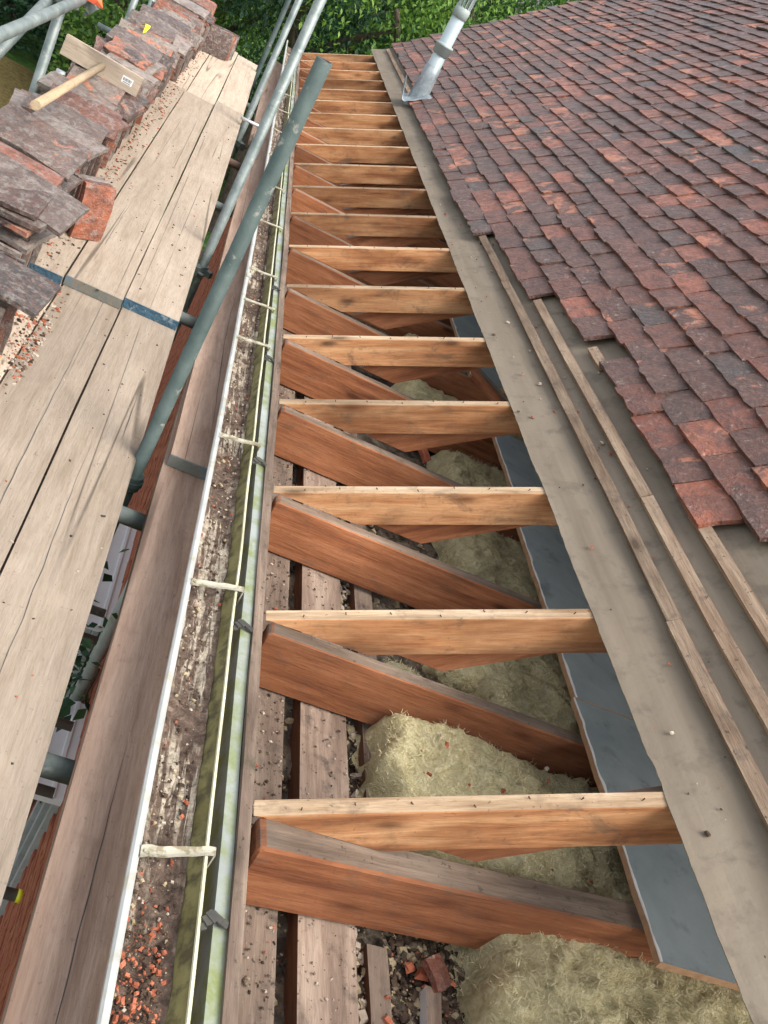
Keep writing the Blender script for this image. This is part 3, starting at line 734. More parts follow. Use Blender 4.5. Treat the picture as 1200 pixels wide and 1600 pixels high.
sweep('gutter_lip', [(-0.2195, -0.012), (-0.2205, 0.001), (-0.216, 0.005), (-0.207, 0.005), (-0.2035, 0.001), (-0.2055, -0.004)], ('white_pvc',), ys, True, None, 0.0015)
sweep('back_bead', [(-0.0885, 0.0), (-0.087, 0.0035), (-0.083, 0.0035), (-0.0805, 0.0), (-0.083, -0.002)], ('pale_edge',), ys, True, None, 0.003)
def silt():
    v, f = [], []
    ny, nx = 640, 10
    for j in range(ny + 1):
        y = -1.3 + 12.4 * j / ny
        for i in range(nx + 1):
            a = i / nx; x = -0.2035 + 0.098 * a
            sag = 0.010 * (1 - (2 * a - 1) ** 2)
            z = -0.036 - sag + 0.010 * mnoise.fractal((x * 30, y * 18, 0), 1.0, 2.0, 4) + 0.006 * mnoise.noise((0, y * 1.4, 3))
            v.append((x + gx(y) * (1 if x < -0.12 else 0.5) + 0.15, y - 4.5, z))
    for j in range(ny):
        for i in range(nx):
            a = j * (nx + 1) + i; f.append((a, a + 1, a + nx + 2, a + nx + 1))
    o = link('silt', pyd('silt', v, f, None, True), ('silt',), gut); o['kind'] = 'stuff'
silt()
def gspot():
    y = -0.6 + 5.5 * random.random() ** 1.6
    return (U(-0.198, -0.115) + gx(y) + 0.15, y - 4.5, -0.043 + U(0, 0.006))
crumbs('silt_grit', 1500, gspot, (0.0012, 0.0045), ('soil', 'soil', 'flake', 'dust', 'soil'), gut)
crumbs('clay_chips', 150, gspot, (0.0014, 0.0045), ('crumb', 'crumb', 'brick'), gut)
def nspot(): return (U(-0.197, -0.12) + 0.15, random.gauss(-0.36, 0.07) - 4.5, -0.042 + U(0, 0.008))
crumbs('clay_chips', 260, nspot, (0.0015, 0.0056), ('crumb', 'soil', 'brick', 'soil'), gut)
bys = [-0.85, -0.145, 0.645, 1.40, 2.2, 2.6, 3.0, 3.78, 4.55, 5.3, 6.1, 6.9, 7.7, 8.5, 9.3, 10.1]
def bracket_mesh(kind):
    bm = bmesh.new()
    n = 16; rows = []
    for i in range(n + 1):
        a = i / n; x = -0.205 + 0.135 * a
        wd = 0.0115 + 0.001 * mnoise.noise((a * 7, kind, 0)) - 0.003 * a
        z = 0.005 + 0.0008 * math.sin(a * 9 + kind) + 0.003 * a
        yo = 0.035 * a + 0.003 * mnoise.noise((a * 5, kind, 4))
        rows.append([bm.verts.new((x, yo + s * wd, z + h)) for s, h in ((-1, 0), (-1, 0.0035), (-0.35, 0.0012), (0.35, 0.0012), (1, 0.0035), (1, 0), (0, -0.001))])
    for a, b in zip(rows, rows[1:]):
        for i in range(7): bm.faces.new((a[i], a[(i + 1) % 7], b[(i + 1) % 7], b[i]))
    bm.faces.new(rows[0]); bm.faces.new(rows[-1][::-1])
    add_box(bm, (-0.069, 0.036, -0.014), (0.003, 0.018, 0.046))
    q = bmesh.ops.create_cone(bm, cap_ends=True, segments=8, radius1=0.004, radius2=0.004, depth=0.004)
    bmesh.ops.translate(bm, verts=q['verts'], vec=(-0.196, 0.002, 0.008))
    return frombm('bracket', bm)
bmv = [bracket_mesh(k) for k in range(3)]
for i, y in enumerate(bys):
    link('bracket', bmv[i % 3], ('bracket',), gut, (gx(y) * 0.8 + 0.15, y - 4.5, 0), (0, 0, U(-0.06, 0.06)))
for y in (-0.26, 0.53, 1.33, 2.12, 2.9):
    bm = bmesh.new()
    for i in range(7):
        a = i / 6
        add_box(bm, (-0.078 + 0.045 * a, 0.03 * a + 0.01 * math.sin(a * 5), -0.004 + 0.006 * math.sin(a * 4)), (0.014, 0.012 + 0.012 * math.sin(a * 3.1), 0.004), Matrix.Rotation(0.5 + a, 3, 'Z'))
    link('gutter_clip', frombm('gutter_clip', bm), ('clip',), gut, (gx(y) * 0.4 + 0.15, y - 4.5, 0.004))
o = link('union_bracket', box('union_bracket', (0.05, 0.02, 0.016), 0.004), ('white_pvc', 'white_pvc'), gut, (-0.207 + gx(2.9) + 0.15, 2.9 - 4.5, 0.004), (0, 0, R(90)))
tag(tube('downpipe', (-0.03, 3.0, -4.95), (-0.03, 3.0, -0.1), 'white_pvc', 'white plastic downpipe on the brick wall below the gutter', None, 0.034, 'downpipe'), 'white plastic downpipe on the brick wall below the gutter', 'downpipe')

# ------------------------------------------------------------------ scaffold boards
ZL, ZU = -0.19, -0.15
def sboard(xr_, xl, y0, y1, zt, label, mat='board', band=None, skew=0.0, wob=0.003, th=0.036):
    L = y1 - y0
    o = link('scaffold_board', box('scaffold_board', (L, xr_ - xl, th), 0.004, wob, int(L * 4) + 2), (mat, mat), None, ((xl + xr_) / 2, (y0 + y1) / 2, zt - th / 2), (0, 0, R(90) + skew))
    if band:
        link('end_band', box('end_band', (0.006, xr_ - xl + 0.002, th + 0.004), 0.0015), (band, band), o, (-L / 2 - 0.002, 0, 0))
    return tag(o, label, 'scaffold board', 'boards of the scaffold walkway')
near = ['near walkway board beside the gap to the gutter', 'near walkway board, second from the gutter side', 'near walkway board with clay crumbs at the foot of the tiles', 'near walkway board under the tile row by the toe board']
mid = ['pale walkway board laid over the near ones with a bright blue end band', 'pale walkway board with a long split, laid over the near ones, worn end', 'pale walkway board along the foot of the tile row with a small blue end', 'walkway board underneath the middle of the tile row']
far = ['far walkway board, the one nearest the gutter', 'far walkway board, between the gutter-side one and the tiles', 'far walkway board running under the tile row', 'far walkway board along the toe board']
for i in range(4):
    xr_ = -0.386 - 0.2325 * i; xl = xr_ - 0.225
    sboard(xr_, xl, -1.9, 2.85 + 0.1 * i, ZL, near[i], skew=U(-0.0015, 0.0015))
    sboard(xr_ - 0.004, xl - 0.004, 2.46 - 0.035 * i, 6.75 + (0.1 if i == 0 else -0.12), ZU, mid[i], band='band' if i in (0, 2) else 'band_worn', skew=U(-0.001, 0.001))
    sboard(xr_ - 0.002, xl - 0.002, 6.3, 9.75 + U(-0.06, 0.06), ZL + 0.001, far[i], skew=U(-0.0015, 0.0015))
sboard(-0.085, -0.315, -1.5, 3.2, -0.165, 'reddish brown board under the gutter with long cracks', 'board_b', None, -0.012)
sboard(-0.065, -0.288, 1.40, 6.4, -0.125, 'brown board laid over the reddish one beside the gutter, dark end', 'board_b', 'band_worn', -0.004)
sboard(-0.07, -0.29, 6.2, 10.5, -0.165, 'far brown board beside the gutter', 'board_b', None, -0.002)
def split(board, x0, x1, yy, zz, seed):
    v, f = [], []
    n = 60
    for i in range(n + 1):
        a = i / n; x = x0 + (x1 - x0) * a
        y = yy + 0.016 * mnoise.noise((x * 1.1, seed, 0)) + 0.003 * mnoise.noise((x * 9, seed, 1)); w_ = 0.0013 * math.sin(math.pi * min(1, a * 1.02)) * (0.7 + 0.6 * mnoise.noise((x * 5, seed, 2))) + 0.0002
        v += [(x, y - w_, zz), (x, y, zz - 0.0001), (x, y + w_, zz)]
    for i in range(n):
        b = i * 3; f += [(b, b + 3, b + 4, b + 1), (b + 1, b + 4, b + 5, b + 2)]
    link('split', pyd('split', v, f), ('clip',), board)
for o in list(C.objects):
    l = o.get('label', '')
    if l.startswith('reddish brown board'): split(o, -2.2, 0.4, -0.035, 0.0188, 1); split(o, -1.4, -0.6, 0.03, 0.0188, 5)
    elif l.startswith('pale walkway board with a long split'): split(o, -2.1, -0.9, 0.045, 0.0188, 2)
    elif l.startswith('brown board laid over'): split(o, -2.3, -0.9, 0.01, 0.0188, 3)
    elif l.startswith('near walkway board beside the gap'): split(o, -0.3, 0.9, 0.03, 0.0188, 4); split(o, 1.0, 1.4, -0.05, 0.0188, 8)
    elif l.startswith('near walkway board, second'): split(o, 0.2, 1.6, -0.04, 0.0188, 6)
tag(link('toe_board', box('toe_board', (10.2, 0.036, 0.22), 0.003, 0.006, 40), ('board', 'board'), None, (-1.345, 5.6, -0.055), (0, 0, R(90))), 'wooden toe board on edge behind the row of stacked tiles', 'toe board')

# ------------------------------------------------------------------ scaffold tubes
IG, OG, TG = 'inner scaffold standards', 'outer scaffold standards', 'scaffold transoms under the boards'
t = tube('scaffold_standard', (-0.373, 1.422, GZ), (-0.373, 1.422, 1.105), 'tube_dark', 'dark grey-green upright pole with an open top, nearest in the gap by the gutter', IG, 0.0225)
coupler(t, 4.72, 'tube_dark')
t = tube('scaffold_standard', (-0.352, 3.52, GZ), (-0.352, 3.52, 2.4), 'tube', 'grey upright pole crossing the gutter, second from the near end', IG); coupler(t, 4.72)
t = tube('scaffold_standard', (-0.36, 6.45, GZ), (-0.36, 6.45, 2.6), 'tube', 'grey upright pole at the walkway edge, third from the near end', IG); coupler(t, 4.72)
tube('scaffold_standard', (-0.375, 9.3, GZ), (-0.375, 9.3, 2.6), 'tube_dark', 'dark upright pole at the far end of the walkway', IG)
t = tube('scaffold_standard', (-1.395, 3.9, GZ), (-1.395, 3.9, 1.9), 'tube', 'grey upright pole behind the tiles beside the broom', OG); coupler(t, 5.5)
t = tube('scaffold_standard', (-1.39, 6.6, GZ), (-1.39, 6.6, 1.9), 'tube', 'grey upright pole behind the tiles beside the yellow tie', OG); coupler(t, 5.4)
tube('scaffold_standard', (-1.385, 7.75, GZ), (-1.385, 7.75, 1.9), 'tube', 'thin far grey upright pole behind the tile row', OG)
t = tube('guard_rail', (-1.345, 1.2, 0.515), (-1.345, 6.0, 0.50), 'tube', 'pale grey guard rail sloping across the top left corner', None); coupler(t, 2.95)
tube('scaffold_brace', (-1.46, 2.9, 0.23), (-1.46, 5.2, 0.74), 'tube', 'thin grey diagonal brace behind the guard rail', None)
for i, (y, x0, lab, mt) in enumerate(((0.205, -1.5, 'thick grey transom in the near gap between the boards', 'tube'), (1.187, -1.5, 'grey transom in the gap beside the foot of the near upright pole', 'tube'),
                       (2.78, -1.5, 'grey transom under the blue banded board end', 'tube'), (4.6, -1.5, 'grey transom below the middle of the walkway', 'tube'), (5.72, -1.60, 'rusty transom sticking out beyond the upright by the broom', 'rust'), (7.86, -1.73, 'grey transom sticking out beyond the upright by the yellow tie', 'tube'))):
    t = tube('scaffold_transom', (x0, y, -0.258), (-0.20, y, -0.258), mt, lab, TG, 0.0262)
    if mt == 'rust': link('pipe_end', tube_mesh('pipe_end', 0.07, 0.0268), ('bright_steel', 'tube_in'), t, (-0.002, 0, 0))
tube('scaffold_ledger', (-0.425, -1.8, -0.31), (-0.425, 10.4, -0.31), 'tube_dark', 'dark ledger tube running along beneath the walkway boards', None)
tube('scaffold_ledger', (-1.43, -1.8, -0.31), (-1.43, 10.4, -0.31), 'tube_dark', 'dark ledger tube along the outer side beneath the boards', None)
for y, lab in ((2.95, 'lower transom above the ivy in the gap'), (2.72, 'lower transom among the ivy leaves'), (2.1, 'lower transom above the big near transom'), (1.7, 'lower transom below the big near transom'), (1.18, 'lower transom over bare bricks, yellow end')):
    t = tube('lower_transom', (-1.5, y, -2.1), (-0.10 if y > 1.2 else -0.128, y, -2.1), 'tube', lab, 'lower lift transoms')
    if y < 1.2: link('end_cap', tube_mesh('end_cap', 0.02, 0.0262, 0.02), ('tie',), t, (1.372, 0, 0))
t = tube('wall_tie', (-0.41, 6.25, -0.06), (-0.24, 6.28, -0.06), 'bright_steel', 'short bright steel rod across the far upright poles', None, 0.012, 'rod')
tag(link('netting_scrap', None or tile_mesh('netting_scrap', 0.2, 0.12, 0.02, 7, 5, 0.04, 0.03), ('cloth',), None, (-1.34, 4.02, 0.535), (0.2, 0.1, 0.4)), 'scrap of orange netting tied over the guard rail', 'netting')

# ------------------------------------------------------------------ salvaged tile stacks
OW, OLn, OT = 0.235, 0.345, 0.0155
old_vars = [tile_mesh('salvaged_tile', OLn + U(-0.01, 0.01), OW + U(-0.008, 0.008), OT, 6, 5, 0.007, U(0.004, 0.012), chip=1.0) for _ in range(8)]
GR = 'salvaged clay tiles stacked on the walkway'
def stile(loc, rot, label, var=None):
    return tag(link('salvaged_tile', var or random.choice(old_vars), ('tile_old',), None, loc, rot), label, 'roof tile', GR)
L_ST = 'clay tile on edge in the lower course of the long row'
L_BK = 'old clay tile standing at the back of the row against the toe board'
L_TP = 'weathered grey and orange clay tile leaning on top of the long tile row'
def zt(y): return ZU if 2.4 < y < 6.7 else ZL
L_RUN = 'clay tile on edge in the ragged upper course of the row, '
def where(y):
    for lim, t in ((2.5, 'at its near end'), (3.9, 'below the broom handle'), (5.2, 'beside the broom head'), (6.6, 'by the yellow tie'), (99, 'at its far end')):
        if y < lim: return t
y = 1.60
while y < 9.5:
    lean = R(90 + U(-7, 7))
    if not (6.55 < y < 6.85):
        xo = 0.10 * max(0, 1 - (y - 1.6) / 0.5)
        stile((-1.155 + U(-0.02, 0.02) + xo + (0.03 if y > 6.8 else 0), y, zt(y) + 0.008), (lean, 0, U(-0.10, 0.06)), L_ST + ', ' + where(y))
    y += U(0.036, 0.058)
y = 2.03
big = [tile_mesh('salvaged_tile', random.choice((0.34, 0.345, 0.30, 0.25)) + U(-0.02, 0.02), OW + U(-0.06, 0.01), OT * U(1.0, 1.35), 7, 6, 0.007, U(0.004, 0.014), chip=0.6) for _ in range(12)]
half = [tile_mesh('salvaged_tile', random.choice((0.34, 0.345, 0.31, 0.26)) + U(-0.02, 0.02), U(0.10, 0.17), OT * U(1.0, 1.3), 8, 5, 0.007, U(0.003, 0.01), chip=0.9) for _ in range(14)]
while y < 9.3:
    mode = random.random()
    low_ = 2.35 < y < 4.2
    if mode < 0.42 and not low_:
        # a run on edge, leaning back on one another: top edges and slivers of face, dark gaps between
        tl = U(48, 74); rz0 = U(-0.14, 0.03); cx = -1.145 + U(-0.03, 0.03)
        for i in range(random.randint(4, 9)):
            stile((cx + U(-0.05, 0.05), y, zt(y) + 0.222 + U(-0.012, 0.026)), (R(tl + U(-8, 8)), U(-0.09, 0.09), rz0 + U(-0.10, 0.10)), L_RUN + where(y), random.choice(half)); y += U(0.026, 0.047)
            if y > 9.3: break
        y += U(0.0, 0.05)
    else:
        k = random.randint(3, 5) if not low_ else random.randint(2, 3)
        tl = R(U(0, 16)); z = zt(y) + 0.245 + U(0, 0.008); rz = U(-0.17, 0.06); ry = U(-0.06, 0.06); cx = -1.14 + U(-0.03, 0.03)
        for i in range(k):
            d = (OT + 0.012) * i
            stile((cx + U(-0.045, 0.045), y - math.sin(tl) * d + U(-0.035, 0.02), z + math.cos(tl) * d), (tl + U(-0.07, 0.07), ry + U(-0.05, 0.05), rz + U(-0.2, 0.2)),
                  ('clay tile topping a flat pile on the long row, ' if i == k - 1 else 'clay tile inside a flat pile on the long row, ') + where(y), random.choice(big))
        y += U(0.11, 0.19)
stile((-0.99, 1.49, 0.098), (R(4), 0.05, -0.10), 'broad grey clay tile lying flat on the near end of the tile row')
stile((-1.02, 1.56, 0.072), (R(2), 0.03, 0.06), 'red-edged clay tile under the broad flat one at the near end of the row')
stile((-1.05, 2.02, 0.165), (R(12), 0.08, -0.16), 'clay tile, grey and bright orange, sloping on the pile past the near end')
stile((-1.13, 2.46, 0.20), (R(16), 0.06, -0.14), 'large grey lichened clay tile under the end of the broom handle')
stile((-1.08, 1.53, ZL + 0.01), (R(96), 0, 0.12), 'grey clay tile on edge closing the near end of the row')
sm = tile_mesh('salvaged_tile', 0.15, 0.235, 0.02, 5, 6, 0.004, 0.012, chip=0.15)
for i in range(4):
    stile((-0.865 - 0.030 * i, 2.86 + 0.026 * i, ZU + 0.004), (R(86 + 4 * i), 0, R(44 + U(-4, 4))), ('clay tile at the front of the small clump standing upright before the row', 'second clay tile from the front of the small upright clump before the row', 'third clay tile from the front of the small upright clump before the row', 'hindmost clay tile of the small upright clump before the row')[i], sm)
for i in range(5):
    stile((-0.86 + 0.012 * i, 8.85 + 0.05 * i, ZL + 0.006), (R(84), 0, R(20)), 'clay tile standing turned across the boards at the far row end')
def sspot():
    y = U(1.75, 9); return (-0.965 + abs(random.gauss(0, 0.045)), y, zt(y) + 0.001)
crumbs('row_grit', 1100, sspot, (0.0015, 0.007), ('dust', 'brick', 'mortar', 'soil', 'crumb'), None, 'fine red and grey crumbs along the foot of the tile row', 'crumbs')
def sspot2():
    y = random.gauss(1.85, 0.22); return (-0.80 - abs(random.gauss(0, 0.07)), y, ZL + 0.001)
crumbs('near_grit', 420, sspot2, (0.0012, 0.0075), ('dust', 'brick', 'mortar', 'soil', 'crumb', 'dust'), None, 'heap of orange crumbs and splinters at the near end of the tile row', 'crumbs')
crumbs('board_specks', 260, lambda: (lambda y: (U(-0.83, -0.40), y, zt(y) + 0.0005))(U(-0.3, 6.2)), (0.0012, 0.005), ('soil', 'brick', 'dust', 'mortar'), None, 'scattered specks of grit over the pale walkway boards', 'crumbs')
def fspot():
    u = U(0.84, 1.2); y = U(-0.4, 5); p = roof(u, 0.007); return (p.x, y, p.z)
crumbs('felt_crumbs', 150, fspot, (0.0015, 0.007), ('crumb', 'dust', 'soil', 'brick'), house)
tag(link('wood_offcut', box('wood_offcut', (0.22, 0.05, 0.03), 0.002, 0.003, 3), ('offcut', 'offcut'), None, (-0.955, 1.55, ZL + 0.018), (0, 0, R(62))), 'fresh orange wood offcut at the left edge near the tile row', 'offcut')

# ------------------------------------------------------------------ broom
bro = empty('broom', (-1.165, 4.10, 0.262), 'wooden yard broom lying on the stacked tiles', 'broom')
bro.rotation_euler = (R(-4), R(3), R(1.5))
link('broom_head', box('broom_head', (0.40, 0.045, 0.098), 0.004), ('board', 'board'), bro, (0, 0, 0))
a = Vector((0.01, -0.02, 0.0)); 
# the handle leaves the block square to its broad face and comes towards the camera
hm = tube_mesh('broom_handle', 1.62, 0.018, 0.017)
h = link('broom_handle', hm, ('stick', 'stick'), bro, (0.0, -0.02, 0.0), (0, 0, R(-91)))
st = bmesh.new(); add_box(st, (0, 0, 0), (0.055, 0.001, 0.034))
sk = link('sticker', frombm('sticker', st), ('paper',), bro, (0.135, -0.0235, 0.0))
st = bmesh.new()
for i in range(9): add_box(st, (-0.02 + 0.005 * i, 0, 0.003), (0.0022 if i % 3 else 0.0035, 0.0006, 0.016))
add_box(st, (0, 0, -0.011), (0.04, 0.0006, 0.003))
link('sticker_print', frombm('sticker_print', st), ('ink',), sk, (0, -0.001, 0))
v, f = [], []
for i in range(700):
    x = U(-0.185, 0.185); z = U(-0.04, 0.04); L = U(0.09, 0.125); b = len(v); s = 0.0013
    dx, dz = U(-0.03, 0.03) + x * 0.12, U(-0.03, 0.03) - 0.03
    for q in ((0, 0), (1, 0), (0.5, 1)): v.append((x + q[0] * s, 0.02, z + q[1] * s))
    for q in ((0, 0), (1, 0), (0.5, 1)): v.append((x + q[0] * s + dx, 0.02 + L, z + q[1] * s + dz))
    f += [(b, b + 1, b + 4, b + 3), (b + 1, b + 2, b + 5, b + 4), (b + 2, b, b + 3, b + 5)]
br = link('bristles', pyd('bristles', v, f), ('bristle',), bro); br['kind'] = 'stuff'

# yellow tie
bm = bmesh.new(); prev = None
for i in range(13):
    a = i / 12; p = Vector((-0.03 + 0.02 * math.sin(a * 3), 0.14 * a - 0.07, 0.035 * math.sin(a * math.pi)))
    wd = 0.012 * (0.35 + math.sin(a * math.pi))
    q = [bm.verts.new(p + Vector((s * wd, 0, z))) for s, z in ((-1, 0), (1, 0.004), (1, 0.008), (-1, 0.004))]
    if prev:
        for k in range(4): bm.faces.new((prev[k], prev[(k + 1) % 4], q[(k + 1) % 4], q[k]))
    else: bm.faces.new(q[::-1])
    prev = q
bm.faces.new(prev)
tag(link('yellow_tie', frombm('yellow_tie', bm), ('tie',), None, (-1.17, 5.75, 0.235), (0.15, 0.1, 0.3)), 'bright yellow plastic tie lying on the stacked tiles', 'tie')

# ------------------------------------------------------------------ vent pipe on the roof
VB = roof(1.055, 0.03, 7.80)
ven = empty('vent_pipe', VB, 'pale grey soil vent pipe standing in lead flashing at the eaves', 'vent pipe')
def lathe(name, prof, mats, seg=24, mi=None):
    v, f, m_ = [], [], []
    for r_, z in prof:
        for i in range(seg):
            a = 2 * math.pi * i / seg; v.append((r_ * math.cos(a), r_ * math.sin(a), z))
    for j in range(len(prof) - 1):
        for i in range(seg):
            k = (i + 1) % seg; f.append((j * seg + i, j * seg + k, (j + 1) * seg + k, (j + 1) * seg + i))
    return pyd(name, v, f, None, True)
link('pipe', lathe('pipe', [(0.061, -0.3), (0.061, 0.76), (0.055, 0.76), (0.055, 0.2)], None), ('pipe',), ven)
link('collar', lathe('collar', [(0.061, 0.40), (0.074, 0.405), (0.076, 0.47), (0.083, 0.475), (0.083, 0.49), (0.062, 0.50)], None), ('pipe_grey',), ven)
link('top_ring', lathe('top_ring', [(0.061, 0.72), (0.069, 0.725), (0.069, 0.80), (0.058, 0.81)], None), ('pipe_grey',), ven)
cg = bmesh.new()
for i in range(12):
    a = 2 * math.pi * i / 12
    p0 = Vector((0.063 * math.cos(a), 0.063 * math.sin(a), 0.79)); p1 = Vector((0.056 * math.cos(a), 0.056 * math.sin(a), 0.97))
    add_box(cg, (p0 + p1) / 2, (0.009, 0.006, (p1 - p0).length), Matrix.Rotation(a, 3, 'Z'))
q = bmesh.ops.create_cone(cg, cap_ends=True, segments=20, radius1=0.060, radius2=0.05, depth=0.012)
bmesh.ops.translate(cg, verts=q['verts'], vec=(0, 0, 0.975))
link('cage', frombm('cage', cg), ('pipe_grey',), ven)
def lead():
    prof = [(0.10, -0.12), (0.083, -0.02), (0.078, 0.08), (0.071, 0.2), (0.068, 0.30), (0.064, 0.302)]
    me = lathe('lead_sleeve', prof, None, 28)
    for q in me.vertices:
        q.co += Vector((mnoise.noise(q.co * 14), mnoise.noise(q.co * 14 + Vector((5, 0, 0))), 0)) * 0.008
    link('lead_sleeve', me, ('lead',), ven)
    v, f = [], []
    for j in range(11):
        for i in range(9):
            a, b = i / 8, j / 10
            p = Vector((-0.26 + 0.34 * a, -0.20 + 0.36 * b, -0.15 + 0.75 * (0.34 * a) * 0.85))
            p += Vector((0, 0, 0.02 + 0.018 * mnoise.noise((a * 4, b * 4, 1))))
            if a < 0.42: p.z += (0.42 - a) ** 1.3 * 0.62 * (0.5 + b * 0.8); p.x += (0.42 - a) * 0.26
            v.append(p)
    for j in range(10):
        for i in range(8):
            k = j * 9 + i; f.append((k, k + 1, k + 10, k + 9))
    o = link('lead_flashing', pyd('lead_flashing', v, f, None, True), ('lead',), ven)
    md = o.modifiers.new('thick', 'SOLIDIFY'); md.thickness = 0.006
lead()

# ------------------------------------------------------------------ ivy in the gap
iv = empty('ivy', (-0.06, 2.75, -2.6), 'green ivy sprays growing up the brick wall in the gap', 'ivy')
def leaf_cloud(name, pts, size, mat, parent):
    v, f, r_ = [], [], []
    for p in pts:
        s = U(*size); b = len(v); q = Matrix.Rotation(U(0, 6.28), 3, 'Z') @ Matrix.Rotation(U(-0.9, 0.9), 3, 'X') @ Matrix.Rotation(U(-0.9, 0.9), 3, 'Y')
        for c in ((0, -1, 0), (0.6, -0.1, 0.12), (0, 1, 0), (-0.6, -0.1, 0.12)): v.append(Vector(p) + q @ (Vector(c) * s))
        f += [(b, b + 1, b + 2), (b, b + 2, b + 3)]; k = U(0, 1); r_ += [k, k]
    me = pyd(name, v, f); at = me.attributes.new('rnd', 'FLOAT', 'FACE'); at.data.foreach_set('value', r_)
    return link(name, me, (mat,), parent)
o = leaf_cloud('leaves', [(random.gauss(-0.06, 0.07), random.gauss(0.15, 0.30), random.gauss(0.0, 0.25)) for _ in range(110)], (0.03, 0.06), 'leaf_dk', iv); o['kind'] = 'stuff'
link('stem', tube_mesh('stem', 2.6, 0.008, 0.007, 8), ('bark', 'bark'), iv, (0.05, 0.1, -2.4), (0, R(-90), 0))

# ------------------------------------------------------------------ trees and hedges behind
def crown_mesh(name, n, clumps, seed, leaf):
    rr = random.Random(seed); v, f, at = [], [], []
    cl = []
    for i in range(clumps):
        d = Vector((rr.gauss(0, 1), rr.gauss(0, 1), rr.gauss(0, 1))).normalized() * rr.random() ** 0.45
        cl.append((d, rr.uniform(0.18, 0.36), rr.random()))
    for i in range(n):
        c, r_, tone = cl[rr.randrange(clumps)]
        d = Vector((rr.gauss(0, 1), rr.gauss(0, 1), rr.gauss(0, 1))).normalized() * r_ * rr.random() ** 0.35
        p = c + d
        s = rr.uniform(*leaf); b = len(v)
        q = Matrix.Rotation(rr.uniform(0, 6.28), 3, 'Z') @ Matrix.Rotation(rr.uniform(-1.1, 1.1), 3, 'X')
        for k in ((0, -1, 0), (0.55, 0, 0.15), (0, 1, 0), (-0.55, 0, 0.15)): v.append(p + q @ (Vector(k) * s))
        f += [(b, b + 1, b + 2), (b, b + 2, b + 3)]
        t = min(1, max(0, 0.65 * tone + 0.35 * rr.random())); at += [t, t]
    me = pyd(name, v, f); a = me.attributes.new('rnd', 'FLOAT', 'FACE'); a.data.foreach_set('value', at)
    return me
crowns = [crown_mesh('crown', 14000, 70, s, (0.014, 0.030)) for s in (1, 2, 3)]
def trunk_mesh(seed, h):
    rr = random.Random(seed); bm = bmesh.new()
    def limb(a, b, r0, r1, n=5):
        pr = None; ax = (b - a).normalized(); s = ax.orthogonal().normalized(); t = ax.cross(s)
        for i in range(n + 1):
            k = i / n; c = a.lerp(b, k) + Vector((mnoise.noise((k * 3, seed, a.x)), mnoise.noise((k * 3, seed, 7)), 0)) * 0.12 * h * 0.2
            q = [bm.verts.new(c + (s * math.cos(6.283 * j / 8) + t * math.sin(6.283 * j / 8)) * (r0 + (r1 - r0) * k)) for j in range(8)]
            if pr:
                for j in range(8): bm.faces.new((pr[j], pr[(j + 1) % 8], q[(j + 1) % 8], q[j]))
            pr = q
        bm.faces.new(pr)
    limb(Vector((0, 0, -0.3)), Vector((0, 0, h * 0.62)), h * 0.032, h * 0.016)
    for i in range(6):
        z = h * rr.uniform(0.25, 0.6); a = rr.uniform(0, 6.28); l = h * rr.uniform(0.2, 0.34)
        limb(Vector((0, 0, z)), Vector((math.cos(a) * l, math.sin(a) * l, z + l * 0.9)), h * 0.014, h * 0.005, 4)
    me = frombm('trunk', bm)
    for p in me.polygons: p.use_smooth = True
    return me
trunks = [trunk_mesh(s, 8.0) for s in (1, 2)]
ti = 0
def tree(x, y, h, wd, mat, label, group='trees beyond the scaffold', low=0.30):
    global ti
    o = empty('tree', (x, y, GZ), label, 'tree', group, (0, 0, U(0, 6)))
    me = crowns[ti % 3].copy(); me.materials.clear(); ti += 1
    zc = h * (low + (1 - low) / 2)
    c_ = link('crown', me, (mat,), o, (0, 0, zc)); c_.scale = (wd, wd, h * (1 - low) / 2 * 1.02)
    t_ = link('trunk', trunks[ti % 2], ('bark',), o); t_.scale = (h / 8,) * 3
    return o
tree(0.3, 19.5, 8.2, 2.6, 'leaf_dk', 'dark green tree straight behind the far end of the rafters')
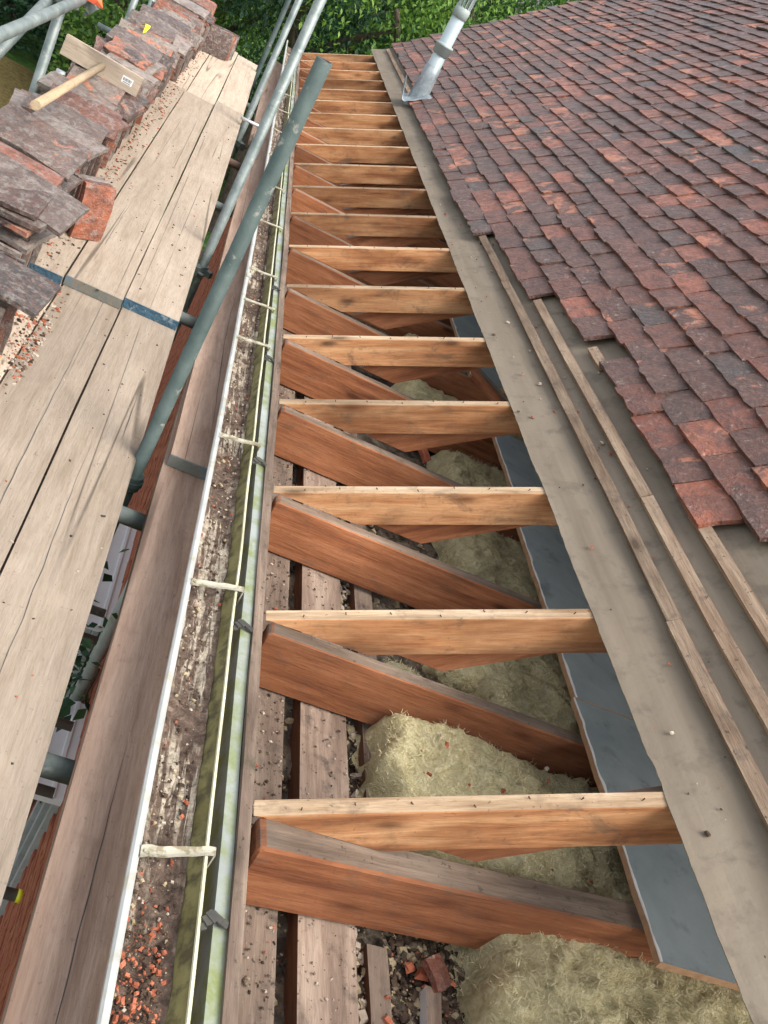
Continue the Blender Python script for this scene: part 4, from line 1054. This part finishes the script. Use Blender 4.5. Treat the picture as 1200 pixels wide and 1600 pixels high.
tree(2.4, 18.5, 8.4, 2.3, 'leaf_lt', 'light green tree behind the top of the vent pipe')
tree(4.7, 21, 9.8, 2.8, 'leaf', 'mid green tree showing above the far roof edge')
tree(7.8, 24, 10.4, 3.0, 'leaf', 'green tree farthest right over the roof edge')
tree(-1.3, 21.5, 6.4, 2.3, 'leaf_lt', 'bright green bushy tree past the end of the walkway', low=0.05)
tree(0.6, 26.5, 7.6, 3.2, 'leaf', 'mid green tree behind the bright bushy one')
tree(-3.8, 27, 7.2, 2.8, 'leaf_dk', 'dark tree behind the far end of the tile row', low=0.1)
tree(-6.6, 29, 7.2, 3.2, 'leaf_dk', 'dark tree behind the outer pole by the yellow tie', low=0.05)
tree(-10.2, 29, 7.5, 3.4, 'leaf_dk', 'dark tree at the back of the brown straw strip', low=0.05)
tree(-14.5, 30, 7.8, 3.6, 'leaf_dk', 'dark tree at the far left of the straw strip', low=0.05)
tree(-2.2, 33, 9.5, 4.2, 'leaf', 'tall green tree in the second row behind the walkway end', low=0.05)
tree(3.5, 31, 10.5, 4.4, 'leaf_dk', 'tall dark tree in the second row behind the rafters', low=0.05)
tree(10.5, 33, 13.0, 4.8, 'leaf', 'tall tree in the second row beyond the roof', low=0.05)
tree(-8.0, 36, 9.5, 4.6, 'leaf_dk', 'tall dark tree behind the straw strip hedge', low=0.05)
tree(-18, 38, 11, 5, 'leaf_dk', 'tall dark tree farthest left in the second row', low=0.05)
# low hedge that hides the trunks
def hedge(x0, x1, y, h, mat, label):
    n = int((x1 - x0) * 900)
    pts = []
    for i in range(n):
        x = U(x0, x1); hh = h * (0.75 + 0.3 * mnoise.noise((x * 0.7, y, 0)))
        yy = random.gauss(0, 0.55); pts.append((x, y + yy, GZ + hh * random.random() ** 0.6))
    o = leaf_cloud('hedge', pts, (0.05, 0.11), mat, None); tag(o, label, 'hedge'); return o
hedge(-16, -4.6, 25.6, 2.4, 'leaf_dk', 'dark hedge along the back of the brown straw strip')
hedge(-4.4, 4.5, 23.8, 2.6, 'leaf_lt', 'bright green undergrowth beyond the far end of the walkway')
